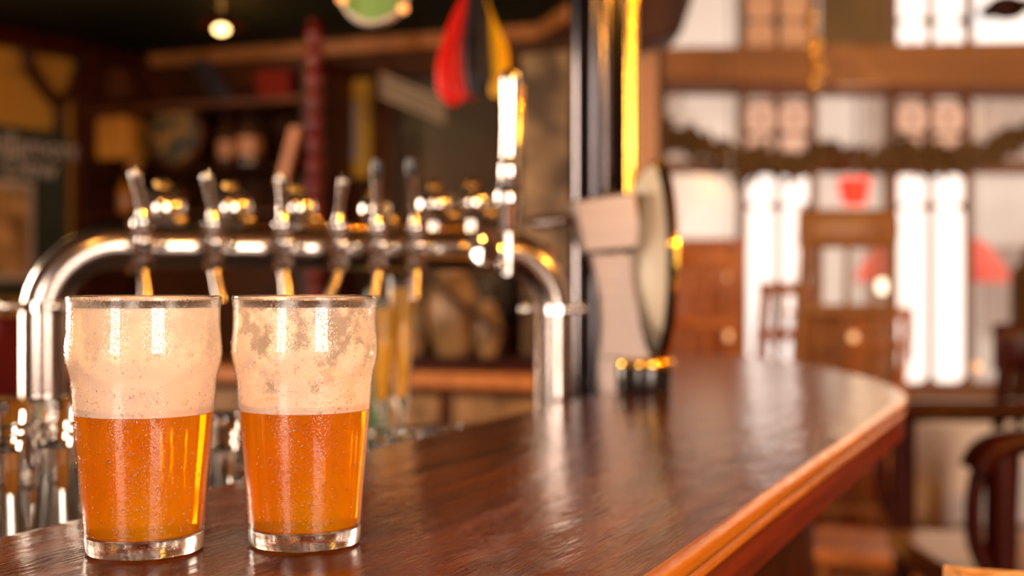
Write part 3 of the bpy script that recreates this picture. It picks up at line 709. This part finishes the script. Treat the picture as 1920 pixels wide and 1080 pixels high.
b.tube([(fx(985), .0, fz(420)), (fx(1075), .0, fz(412))], .0085, 16)
for k in range(5):
    x = fx(1006+12*k); b.lathe([(.008, -.003), (.0125, -.002), (.0125, .002), (.008, .003)], (x, 0, fz(419-k)), 16, rot=Matrix.Rotation(PI/2, 4, 'Y').to_euler())
b.build('side_spindle', 'chrome', fo)

# ------------------------------------------------------------------ back of the bar: wall dressing
def thing(name, b, m, label, cat, **k): return tag(b.build(name, m, **k), label, cat)
# shelf unit
noisy('lantern_wood', (.34, .13, .010), (.44, .19, .015), .7, 4)
noisy('red_matte', (.09, .006, .003), (.13, .010, .005), .9, 4, **{'Specular IOR Level': .15})
un = empty('shelf_unit', (CN+UB*.5).to_tuple(), 0, 'dark wooden shelf unit on the back wall behind the left taps', 'shelf unit')
uo = -Vector(un.location); OD = .34
def pyz(px, z, off): return 540-(z-CZ)*F/pl(px, 540, off).y
wbox(MB(), 140, 100, 168, pyz(150, .948, OD), 0.02, OD).build('side_panel', 'dark_panel_wood', un, loc=uo)
wbox(MB(), 566, 100, 585, pyz(575, .948, OD), 0.02, OD).build('side_panel', 'dark_panel_wood', un, loc=uo)
wbox(MB(), 150, 110, 580, pyz(300, .948, .02), 0.005, .02).build('back_panel', 'shelf_wood', un, loc=uo)
for py in (196, 318, 400): wbox(MB(), 150, py-8, 580, py+8, .02, OD+.01).build('shelf', 'shelf_wood', un, loc=uo)
def on_shelf(px, py, off=.2): p = pl(px, py, off); return p
SH = [pl(300, 188, OD+.01).z, pl(300, 310, OD+.01).z, pl(300, 392, OD+.01).z]
def bottle(px, k, m, label, h=.26, r=.035, off=.2, name='bottle', lean=0):
    p = pl(px, 300, off); g = empty(name, (p.x, p.y, SH[k]), 0, label, 'bottle')
    g.rotation_euler = (0, lean, 0)
    MB().lathe([(r*.92, 0), (r, .005), (r, h*.55), (r*.8, h*.66), (r*.35, h*.78), (r*.32, h*.95), (r*.42, h*.96), (r*.42, h)], seg=24).build('body', m, g)
    MB().lathe([(r*1.02, h*.15), (r*1.02, h*.42)], seg=24).build('bottle_label', 'trim_wood', g)
noisy('dark_bottle_glass', (.02, .008, .005), (.05, .02, .01), .15, 4)
noisy('amber_bottle_glass', (.30, .10, .01), (.45, .18, .02), .15, 4)
# upper shelf row: leaning board and boxes
def leaning(px0, py0, px1, py1, wpx, off, m, name, label, cat):
    a = pl(px0, py0, off); c = pl(px1, py1, off); wv = UB*(wpx/F*4.4/2)
    b = MB(); n = NB*.02
    b.hexa([a-wv, a+wv, a+wv-n, a-wv-n, c-wv, c+wv, c+wv-n, c-wv-n]); return thing(name, b, m, label, cat)
leaning(420, 186, 372, 112, 46, .22, 'black_cloth', 'wooden_paddle', 'black slanted board leaning on the top shelf', 'board')
leaning(305, 186, 262, 118, 34, .24, 'dark_panel_wood', 'leaning_board', 'narrow dark slanted board at the left of the top shelf', 'board')
thing('storage_box', wbox(MB(), 480, 128, 545, 187, .1, .26), 'red_matte', 'dark red box at the right of the top shelf', 'box', bevel=.004)
thing('storage_box', wbox(MB(), 192, 128, 232, 187, .1, .24), 'shelf_wood', 'brown box at the left end of the top shelf', 'box', bevel=.004)
thing('lamp_shade', wbox(MB(), 165, 216, 236, 300, .1, .30), 'lantern_wood', 'square ochre lantern box on the middle shelf', 'box', bevel=.01)
# round framed picture on middle shelf
c = pl(330, 262, .26); r0 = Vector((0, 0, 1)).rotation_difference(NB).to_euler()
rp_ = empty('round_plaque', (c.x, c.y, SH[1]), 0, 'round dark green plaque with ochre pattern standing on the middle shelf', 'plaque')
MB().lathe([(.118, 0), (.118, .014), (.105, .020), (.10, .012), (.001, .012)], (0, 0, .118), 40, rot=r0).build('rim', 'shelf_wood', rp_)
noisy('plaque_paint', (.012, .02, .012), (.30, .15, .02), .5, 18, lo=.45, hi=.62)
MB().lathe([(.10, .012), (.10, .017), (.001, .018)], (0, 0, .118), 40, rot=r0).build('face', 'plaque_paint', rp_)
bottle(252, 1, 'amber_bottle_glass', 'amber bottle with pale paper band left of the round plaque', .20, .03)
bottle(425, 1, 'dark_bottle_glass', 'dark bottle right of the round plaque', .22, .034)
bottle(468, 1, 'dark_bottle_glass', 'fat dark bottle near the slanting orange paddle', .24, .050)
for i, (px, m_, l_) in enumerate([(195, 'amber_bottle_glass', 'amber bottle at the left end of the lowest shelf'), (235, 'amber_bottle_glass', 'second amber bottle on the lowest shelf'),
                                  (330, 'dark_bottle_glass', 'dark bottle on the lowest shelf behind the second tap'), (415, 'dark_bottle_glass', 'dark bottle on the lowest shelf left of the third tap')]):
    bottle(px, 2, m_, l_, .15, .03)
leaning(525, 345, 553, 238, 17, .40, 'orange_wood', 'wooden_stick', 'slanting bright orange wooden paddle leaning on the shelf unit', 'paddle')
# red post with knobs
b = MB(); p = pl(590, 400, .36)
pr = [(.024, .93)]; zz = .93
for k in range(16):
    z0 = .93+k*.072; pr += [(.018, z0+.004), (.030, z0+.03), (.030, z0+.045), (.018, z0+.068)]
pr += [(.024, 2.09)]
thing('turned_post', b.lathe(pr, (p.x, p.y, 0), 24), 'red_gloss', 'glossy red turned post right of the shelf unit', 'post')
# framed yellow poster
fp_ = thing('framed_poster', wbox(MB(), 608, 148, 696, 335, .0, .05), 'yellow_paint', 'yellow framed poster on the back wall right of the red post', 'poster')
wbox(MB(), 622, 190, 672, 305, .05, .054).build('print', 'paper', fp_)
wbox(MB(), 606, 150, 618, 340, .05, .06).build('side_strip', 'white_enamel', fp_)
# dark mirror
mr_ = thing('bar_mirror', wbox(MB(), 720, 128, 965, 600, .0, .03), 'black_gloss', 'large dark bar mirror on the back wall behind the tall tap', 'mirror')
noisy('mirror_glass', (.16, .12, .08), (.24, .18, .12), .12, 3, metal=.85)
wbox(MB(), 733, 140, 955, 590, .03, .034).build('mirror_glass', 'mirror_glass', mr_)
thing('wall_post', wbox(MB(), 700, 120, 728, 640, .0, .07), 'shelf_wood', 'brown wooden upright between poster and mirror', 'post')
# pale slanting slatted board above mirror
noisy('rack_paint', (.22, .16, .10), (.30, .22, .14), .5, 3)
a = pl(715, 140, .3); c = pl(835, 190, .3)
b = MB()
for k in range(4):
    o_ = Vector((0, 0, -.022*k)); b.tube([a+o_, c+o_], .008, 8)
thing('slatted_rack', b, 'rack_paint', 'pale slanting rack of thin rods hanging high before the mirror', 'rack')
# stone panel
thing('stone_pillar', wbox(MB(), 975, 92, 1085, 700, .0, .12), 'stone_panel', 'mottled tan stone pillar left of the steel column', 'pillar', bevel=.01)
# back counter
bc = empty('back_counter', (CN+UB*.9).to_tuple(), 0, 'wooden back counter with pale drawer fronts under the mirror', 'counter'); bo2 = -Vector(bc.location)
P = lambda s, o, z: (*(CN+UB*s+NB*o).xy, z)
def cbox(b, s0, s1, o0, o1, z0, z1):
    return b.hexa([P(s0, o1, z0), P(s1, o1, z0), P(s1, o0, z0), P(s0, o0, z0), P(s0, o1, z1), P(s1, o1, z1), P(s1, o0, z1), P(s0, o0, z1)])
cbox(MB(), .05, 2.0, .0, .55, .90, .945).build('worktop', 'orange_wood', bc, loc=bo2, bevel=.006)
cbox(MB(), .06, 1.98, .0, .50, 0, .90).build('body', 'shelf_wood', bc, loc=bo2)
for k in range(4):
    d_ = cbox(MB(), .12+.47*k, .54+.47*k, .50, .515, .62, .87).build('drawer', 'stoneware', bc, loc=bo2, bevel=.004)
    q = CN+UB*(.33+.47*k)+NB*.53; MB().ball((q.x, q.y, .75), .014).build('knob', 'brass', d_)
cbox(MB(), 1.0, 1.95, .12, .45, .945, .985).build('chopping_board', 'red_gloss', None)
o = bpy.data.objects['chopping_board']; tag(o, 'long low dark red board lying on the back counter', 'board'); o.data.materials[0] = M['mahogany']
def plate(px, py, r, label):
    c = pl(px, py, .28)
    g = empty('stoneware_jar', (c.x, c.y, .985), 0, label, 'jar'); h = max(.05, c.z+r-.985)
    MB().lathe([(r*.6, 0), (r*.8, h*.15), (r, h*.5), (r*.8, h*.8), (r*.5, h*.88), (r*.55, h)], seg=28).build('body', 'stoneware', g)
plate(775, 575, .050, 'tan stoneware jar on the back counter nearest the yellow drinks')
plate(848, 545, .085, 'largest tan stoneware jar on the back counter, in the middle')
plate(915, 590, .045, 'small tan stoneware jar on the back counter left of the chrome leg')
leaning(935, 625, 770, 500, 16, .42, 'dark_panel_wood', 'handle_pole', 'dark pole slanting down in front of the stoneware jars', 'pole')

# left wall: sign, framed picture, antlers
sg = thing('green_sign', wbox(MB(), -160, 250, 128, 560, .0, .03, **LW), 'sign_paint', 'dark green painted sign board with pale lettering on the left wall', 'sign')
def text(s, px, py, size, m, parent, off, u=UL, n=NL, base=CN, sx=1):
    cu = bpy.data.curves.new('lettering', 'FONT'); cu.body = s; cu.size = size; cu.extrude = .001; cu.align_x = 'CENTER'; cu.align_y = 'CENTER'
    o = bpy.data.objects.new('lettering', cu); C.objects.link(o); cu.materials.append(M[m])
    x = -u if u is UL else u
    R = Matrix((x, Vector((0, 0, 1)), n)).transposed().to_4x4(); p = pl(px, py, off, base, n)
    o.matrix_world = Matrix.Translation(p) @ R
    dg = bpy.context.evaluated_depsgraph_get(); me = bpy.data.meshes.new_from_object(o.evaluated_get(dg))
    q = bpy.data.objects.new('lettering', me); C.objects.link(q); q.matrix_world = Matrix.Translation(p) @ R
    bpy.data.objects.remove(o); q.parent = parent; return q
text('Tullamore', 56, 274, .105, 'sign_letters', sg, .032); text('Dew', 58, 314, .115, 'sign_letters', sg, .032)
fr = thing('framed_notice', wbox(MB(), -120, 342, 64, 525, .035, .05, **LW), 'paper', 'pale framed notice hanging on the green sign board', 'notice')
wbox(MB(), -110, 355, 52, 512, .05, .053, **LW).build('print', 'stoneware', fr)
root = pl(112, 225, .03, CN, NL)
b = MB(); PL = lambda x, y, o=.05: pl(x, y, o, CN, NL)
b.tube(spline([PL(112, 250), PL(112, 200), PL(85, 165), PL(62, 130), PL(52, 95), PL(60, 60)], 5), [.020]*20+[.017]*3+[.013]*3, 10)
b.tube(spline([PL(112, 205), PL(135, 165), PL(150, 120), PL(140, 85), PL(125, 70)], 5), .016, 10)
b.tube(spline([PL(72, 145), PL(60, 125, .12), PL(50, 118, .16)], 4), .010, 8); b.tube(spline([PL(148, 130), PL(165, 112, .12), PL(172, 96, .14)], 4), .010, 8)
thing('antlers', b, 'dark_panel_wood', 'dark forked antlers mounted high on the ochre wall above the green sign', 'antlers')
b = MB(); c = at(20, 700, 2.3)
thing('red_jug', MB().lathe([(.04, 0), (.05, .02), (.05, .10), (.03, .13), (.035, .15)], (c.x, c.y, 1.0), 24), 'red_matte', 'blurred red jug low at the far left behind the chrome leg', 'jug')
st = MB().box((c.x, c.y+.0, .99-.495), (.3, .3, .99)); tag(st.build('side_cabinet', 'dark_panel_wood'), 'dark cabinet carrying the red jug at the far left', 'cabinet')

# pendant lamp under the canopy
p = at(415, 55, 3.2)
pd = empty('pendant_lamp', (p.x, p.y, 2.102), 0, 'small glowing pendant lamp hanging from the dark canopy at upper left', 'lamp')
MB().tube([(0, 0, 0), (0, 0, p.z+.035-2.102)], .007, 8).build('cord', 'brass', pd)
dz = p.z-2.102
MB().lathe([(.012, dz+.045), (.030, dz+.035), (.062, dz+.008), (.060, dz+.006), (.028, dz+.030), (.001, dz+.036)], seg=28, cap=False).build('shade', 'mahogany', pd)
MB().ball((0, 0, dz), .019, (1, 1, .6)).build('bulb', 'lamp_glow', pd)
# green round sign
p = at(700, -18, 1.95)
gs = empty('round_sign', p.to_tuple(), 0, 'round green sign with white rim hanging at the top of the picture', 'sign')
R_ = 66/F*1.95
rx = Matrix.Rotation(PI/2, 4, 'X').to_euler()
MB().lathe([(R_*.93, -.01), (R_*.93, .012), (.001, .012)], seg=56, rot=rx).build('face', 'green_enamel', gs)
MB().lathe([(R_*.92, -.014), (R_, -.012), (R_, .016), (R_*.92, .018)], seg=56, rot=rx, cap=False).build('rim', 'white_enamel', gs)
MB().tube([(0, 0, R_), (0, 0, 2.102-p.z)], .004, 8).build('hanger', 'chrome', gs)
for (px, py, l_) in ((756, 16, 'small glowing orange bulb at the right edge of the round green sign'), (641, -2, 'small glowing orange bulb at the left edge of the round green sign')):
    q = at(px, py, 1.9); lb_ = empty('sign_bulb', q.to_tuple(), 0, l_, 'bulb')
    MB().ball((0, 0, 0), .008).build('glass', emit('bulb_%d' % px, (1, .42, .12), 1.0), lb_); MB().tube([(0, 0, .006), (0, 0, 2.102-q.z)], .003, 6).build('cord', 'black_gloss', lb_)
# tricolour ribbons
Yb = 2.35
hb = empty('ribbon_bunch', at(890, -40, Yb).to_tuple(), 0, 'bunch of bulging red, black and yellow ribbons hanging from the canopy', 'ribbons'); ho = -Vector(hb.location)
def ribbon(pts, wd, m, dy, name):
    p = spline([at(x, y, Yb+dy) for x, y in pts], 6); n = len(p); k = len(wd)-1
    rr = []
    for i in range(n):
        t = i/(n-1)*k; j = min(k-1, int(t)); rr.append((wd[j]+(wd[j+1]-wd[j])*(t-j))/F*Yb/2)
    return MB().tube(p, rr, 14, flat=.35, side=(1, 0, 0)).build(name, m, hb, loc=ho)
ribbon([(889, -40), (878, 10), (858, 60), (846, 120), (850, 165), (866, 188)], [22, 38, 42, 54, 60, 34], 'red_cloth', -.0, 'red_ribbon')
ribbon([(872, 60), (872, 110), (874, 150), (878, 186)], [16, 34, 40, 30], 'red_cloth', .01, 'red_ribbon')
ribbon([(890, -40), (896, 30), (895, 90), (897, 140), (895, 180)], [20, 44, 50, 52, 30], 'black_cloth', -.03, 'black_ribbon')
ribbon([(891, -40), (906, 20), (918, 55), (932, 95), (935, 140), (932, 182)], [18, 28, 32, 40, 40, 24], 'yellow_cloth', -.02, 'yellow_ribbon')
MB().tube([at(890, -30, Yb), V(at(890, 0, Yb), 2.102)], .004, 8).build('hanger', 'black_gloss', hb, loc=ho)

# ------------------------------------------------------------------ the room on the right
# bracket at the canopy corner
b = MB(); q = [at(1195, -60, 3.6), at(1318, -60, 3.6), at(1278, 62, 3.6), at(1195, 84, 3.6)]
b.hexa([q[3], q[2], q[2]+Vector((0, .2, 0)), q[3]+Vector((0, .2, 0)), q[0], q[1], q[1]+Vector((0, .2, 0)), q[0]+Vector((0, .2, 0))])
struct(b.build('trim_bracket', 'dark_panel_wood', bevel=.01))
# garland under the transom
g = MB(); random.seed(5)
for i in range(1000):
    px = random.uniform(1248, 1990); t = ((px-1250) % 145)/145; drop = 290+22*math.sin(PI*t)*(1 if px < 1530 else .6)
    if px < 1400: drop = 255+(px-1250)*.42
    if px > 1810: drop = 300-(px-1810)*.45
    py = random.gauss(drop, 11); c = Vector((wx(px), WY-.09+random.uniform(-.03, .03), wz(py)))
    mx = Matrix.Translation(c) @ Matrix.Rotation(random.random()*6, 4, 'Y') @ Matrix.Rotation(random.random()*3, 4, 'X') @ Matrix.Diagonal((random.uniform(.025, .055), .012, .018, 1))
    bmesh.ops.create_icosphere(g.bm, subdivisions=1, radius=1, matrix=mx)
thing('leaf_garland', g, 'foliage', 'brown leafy garland strung across the windows below the beam', 'garland')
# dark bird ornament before the top right window
p = at(1888, 14, 5.7); bo_ = empty('bird_ornament', p.to_tuple(), 0, 'dark brown bird shaped ornament hanging before the bright top right window', 'ornament')
b = MB(); k_ = 5.7/F
b.ball((0, 0, 0), 40*k_, (1, .5, .62)); b.ball((-34*k_, 0, -8*k_), 18*k_, (1, .7, .8)); b.ball((36*k_, 0, 6*k_), 22*k_, (1.3, .4, .6)); b.build('body', 'dark_panel_wood', bo_)
MB().tube([(0, 0, 20*k_), (0, 0, 2.9-p.z)], .003, 6).build('cord', 'black_gloss', bo_); MB().box((0, .12, 2.9-p.z), (.02, .30, .02)).build('hook', 'brass', bo_)
# red pennant hanging in window
q = [at(1578, 333, 5.75), at(1634, 333, 5.75), at(1626, 384, 5.75), at(1590, 384, 5.75)]
b = MB(); dv = Vector((0, .10, 0)); b.hexa([q[3], q[2], q[2]+dv, q[3]+dv, q[0], q[1], q[1]+dv, q[0]+dv])
rl = thing('paper_lantern', b, emit('lantern_paper', (1, .03, .01), .75), 'small glowing red lantern hanging in the middle window', 'lantern', bevel=.015)
MB().tube([at(1606, 333, 5.8), V(at(1606, 333, 5.8), wz(205)+.03)], .004, 6).build('cord', 'black_gloss', rl)
# brass chain lamp
cl = empty('chain_lamp', at(1522, -120, 4.6).to_tuple()[:2]+(CEIL,), 0, 'brass lamp chain with round beads hanging before the upper window', 'lamp')
c0 = Vector(cl.location)
for (px, py, r) in [(1522, 28, 12), (1520, 50, 9), (1527, 78, 13), (1518, 92, 10), (1530, 112, 10), (1532, 130, 12), (1522, 156, 13)]:
    MB().ball(at(px, py, 4.6)-c0, r/F*4.6, seg=18).build('bead', 'bright_brass', cl)
MB().tube([(0, 0, 0), at(1522, 30, 4.6)-c0, at(1526, 110, 4.6)-c0, at(1522, 160, 4.6)-c0], .009, 8).build('chain', 'brass', cl)
# globe lamps
for (px, py, r, Y, l_) in [(1655, 537, 13, 5.2, 'glowing cream globe lamp hanging left of the brightest windows'), (1370, 519, 9, 5.2, 'small glowing globe lamp hanging over the left stools'),
                           (1366, 630, 8, 4.9, 'small dim globe lamp low behind the far end of the bar'), (1600, 632, 8, 4.9, 'small dim globe lamp low behind the tall backed stool'), (1832, 688, 8, 5.3, 'small globe lamp low right of the brightest windows')]:
    p = at(px, py, Y); g = empty('globe_lamp', p.to_tuple(), 0, l_, 'lamp')
    MB().ball((0, 0, 0), r/F*Y, seg=18).build('globe', 'globe_glow' if r > 12 else emit('globe_%d' % px, (1, .55, .25), 1.2), g)
    MB().tube([(0, 0, r/F*Y*.9), (0, 0, CEIL-p.z)], .0015, 6).build('cord', 'black_gloss', g)
# curtain at right
b = MB(); pts = []
for i in range(60):
    t = i/59; x = wx(1862)+t*(wx(2000)-wx(1862)); pts.append((x, 5.78+.03*math.sin(t*40)))
for (x0, y0), (x1, y1) in zip(pts, pts[1:]):
    t0 = max(0, (x0-wx(1862))/(wx(1925)-wx(1862))); t1 = max(0, (x1-wx(1862))/(wx(1925)-wx(1862)))
    za = min(2.1, wz(520)+t0*(wz(405)-wz(520))*1.0) if t0 < 1 else min(2.1, wz(405)+(t0-1)*.5)
    zb = min(2.1, wz(520)+t1*(wz(405)-wz(520))*1.0) if t1 < 1 else min(2.1, wz(405)+(t1-1)*.5)
    b.hexa([(x0, y0, .05), (x1, y1, .05), (x1, y1+.012, .05), (x0, y0+.012, .05), (x0, y0, za), (x1, y1, zb), (x1, y1+.012, zb), (x0, y0+.012, za)])
thing('tied_curtain', b, 'curtain_cloth', 'dark brown tied back curtain at the right edge beside the windows', 'curtain')

pt = empty('bench_partition', (wx(1315)*.93, 5.55, 0), 0, 'high orange brown panelled bench back below the leftmost front window', 'bench')
MB().box((0, 0, .70), (.37, .04, 1.38)).build('back_panel', 'orange_wood', pt, bevel=.006)
MB().box((0, -.005, 1.405), (.40, .06, .04)).build('cap_rail', 'orange_wood', pt, bevel=.008)
MB().box((0, -.22, .43), (.37, .42, .05)).build('bench_seat', 'orange_wood', pt, bevel=.008)
for sx in (-.17, .17): MB().box((sx, -.40, .205), (.03, .03, .41)).build('leg', 'orange_wood', pt)
pt = empty('low_cabinet', (1.50, 5.68, 0), 0, 'brown wooden cabinet under the middle front window, behind the stools', 'cabinet')
MB().box((0, 0, .53), (.34, .30, 1.06)).build('body', 'beam_wood', pt, bevel=.006)
MB().box((0, 0, 1.08), (.37, .33, .03)).build('top', 'orange_wood', pt, bevel=.006)
for sx in (-.083, .083):
    d_ = MB().box((sx, -.155, .55), (.15, .012, .9)).build('door', 'beam_wood', pt, bevel=.004); MB().ball((sx*.4, -.168, .6), .01).build('knob', 'brass', d_)
def stool(loc, rot, label, m='orange_wood', seat=.80, w=.34, top=1.42, n=4, crest_h=.09, d=.34, name='bar_stool'):
    """wooden stool with a tall spindle back; faces local -Y (back at +Y)"""
    s = empty(name, loc, rot, label, 'stool')
    MB().box((0, 0, seat), (w, d, .035)).build('seat', m, s, bevel=.012)
    for sx in (-1, 1):
        MB().tube([(sx*w*.36, -d*.36, seat-.01), (sx*w*.46, -d*.46, 0)], [.020, .016], 12).build('leg', m, s)
        MB().tube([(sx*w*.36, d*.36, seat-.01), (sx*w*.46, d*.50, 0)], [.020, .016], 12).build('leg', m, s)
        MB().tube([(sx*w*.44, d*.42, seat), (sx*w*.45, d*.50, (seat+top)/2), (sx*w*.42, d*.58, top-.03)], [.018, .016, .018], 12).build('back_post', m, s)
    for k in range(n):
        x = w*.8*((k+.5)/n-.5); MB().tube([(x, d*.43, seat), (x, d*.50, (seat+top)/2), (x, d*.56, top-.05)], [.009, .011, .008], 10).build('spindle', m, s)
    pts = [(w*.52*math.sin(t), d*.60-.03*(1-math.cos(t*1.2)), top-.05) for t in [i/6*1.2-1.2 for i in range(13)] if abs(t) <= 1.21]
    MB().tube(pts, crest_h/2, 14, flat=.28, side=(0, 0, 1)).build('crest_rail', m, s)
    MB().tube([(-w*.44, d*.50, (seat+top)/2), (w*.44, d*.50, (seat+top)/2)], .022, 12).build('back_rail', m, s)
    for z in (.25, .45):
        MB().tube([(-w*.43, -d*.43, z), (w*.43, -d*.43, z)], .011, 10).build('stretcher', m, s); MB().tube([(-w*.43, d*.45, z), (w*.43, d*.45, z)], .011, 10).build('stretcher', m, s)
    return s
noisy('brown_wood', (.22, .09, .015), (.32, .14, .03), .45, 4, (8, 2, 8))
p = at(1562, 540, 4.3); stool((p.x, p.y, 0), PI, 'tall backed brown wooden stool standing alone beyond the far end of the bar', 'brown_wood', .80, .34, 1.45, 3, .13)
p = at(1322, 540, 4.7); stool((p.x, p.y, 0), PI-.3, 'orange wooden spindle stool behind the far end of the bar, nearest the badge', 'orange_wood', .78, .30, 1.36, 4, .06)
p = at(1420, 540, 5.1); stool((p.x, p.y, 0), PI+.4, 'orange wooden spindle stool in front of the left pair of bright windows', 'orange_wood', .78, .24, 1.25, 3, .05)
p = at(1610, 540, 5.15); stool((p.x, p.y, 0), PI+.2, 'orange wooden stool between the tall backed stool and the brightest windows', 'orange_wood', .78, .26, 1.15, 3, .05)
# near stool whose crest rail cuts the lower right corner
s = stool((.55, 1.13, 0), PI-.1, 'honey coloured wooden stool whose worn top rail cuts the lower right corner', 'honey_wood', .62, .40, 1.01, 4, .05, .36)
# low dark armchair
ac = empty('armchair', (1.22, 2.78, 0), 0, 'dark mahogany armchair with curved arms at the right edge by the bar end', 'chair')
def A(x, y, z): return (x-1.22, y-2.78, z)
m = 'mahogany'
MB().box(A(1.20, 2.78, .575), (.54, .56, .05)).build('seat', 'brown_wood', ac, bevel=.015)
for yy in (2.47, 3.09):
    MB().tube(spline([A(.93, yy, .835), A(.955, yy, .875), A(1.02, yy, .893), A(1.20, yy, .893), A(1.40, yy, .90), A(1.50, yy, .92)], 5), .045, 14, flat=.62, side=(0, 1, 0)).build('arm', m, ac)
    MB().tube([A(.985, yy, .54), A(.985, yy, .70), A(.985, yy, .87)], [.028, .032, .030], 14).build('arm_post', m, ac)
    MB().tube(spline([A(.95, yy, .87), A(.93, yy, .78), A(.935, yy, .68), A(.985, yy, .60), A(1.05, yy, .575)], 5), .017, 12).build('arm_brace', m, ac)
    for xx in (.985, 1.45): MB().tube([A(xx, yy if xx > 1 else yy, .58), A(xx+(.02 if xx > 1 else -.01), yy, 0)], [.024, .018], 12).build('leg', m, ac)
    MB().tube([A(1.46, yy, .56), A(1.48, yy, .9), A(1.52, yy, 1.12)], .024, 12).build('back_post', m, ac)
MB().tube([A(1.50, 2.45, 1.10), A(1.55, 2.78, 1.11), A(1.50, 3.11, 1.10)], .06, 14, flat=.35, side=(0, 0, 1)).build('crest_rail', m, ac)
for k in range(4): MB().tube([A(1.47, 2.57+.14*k, .58), A(1.52, 2.57+.14*k, 1.08)], .022, 10).build('back_slat', m, ac)
MB().box(A(1.22, 2.78, .535), (.50, .60, .045)).build('seat_frame', m, ac, bevel=.006)
# round table with a cloth to the ground
tb = empty('round_table', (1.85, 4.25, 0), 0, 'round table under a long white cloth behind the armchair', 'table')
MB().lathe([(.45, .715), (.46, .72), (.46, .74), (.45, .745)], seg=48).build('tabletop', 'shelf_wood', tb); MB().lathe([(.20, 0), (.20, .02), (.04, .05), (.035, .715)], seg=24).build('pedestal', 'mahogany', tb)
b = MB(); rings = []
for (r, z, wv) in [(.001, .7525, 0), (.45, .7525, 0), (.468, .745, 0), (.475, .72, .003), (.485, .60, .010), (.492, .45, .014), (.50, .36, .018)]:
    rings.append([b.bm.verts.new(((r+wv*math.sin(14*t))*math.cos(t), (r+wv*math.sin(14*t))*math.sin(t), z)) for t in [2*PI*i/140 for i in range(140)]])
for a, c in zip(rings, rings[1:]):
    for i in range(140): b.bm.faces.new((a[i], a[(i+1) % 140], c[(i+1) % 140], c[i]))
o = b.build('table_cloth', 'table_cloth', None, loc=(1.85, 4.25, 0)); tag(o, 'white tablecloth hanging from the round table behind the armchair', 'tablecloth')
sd = o.modifiers.new('thick', 'SOLIDIFY'); sd.thickness = .002; sd.offset = 1
stool((1.45, 3.38, 0), PI, 'dark high backed mahogany chair at the right edge behind the armchair', 'mahogany', .50, .42, 1.10, 5, .12, .38, 'high_chair')
# low orange chair left of the table
def chair(loc, rot, label):
    s = empty('wooden_chair', loc, rot, label, 'chair'); m = 'orange_wood'
    MB().box((0, 0, .45), (.38, .38, .035)).build('seat', m, s, bevel=.01)
    for sx in (-1, 1):
        for sy in (-1, 1): MB().tube([(sx*.16, sy*.16, .44), (sx*.175, sy*.18, 0)], [.019, .015], 12).build('leg', m, s)
        MB().tube([(sx*.165, .165, .45), (sx*.165, .20, .80)], .016, 12).build('back_post', m, s)
    MB().box((0, .20, .76), (.36, .022, .09)).build('crest_rail', m, s, bevel=.008)
    for z in (.2, .3): MB().tube([(-.17, -.17, z), (.17, -.17, z)], .01, 8).build('stretcher', m, s)
chair((1.02, 3.55, 0), 2.6, 'low orange wooden chair between the bar end and the white clothed table')
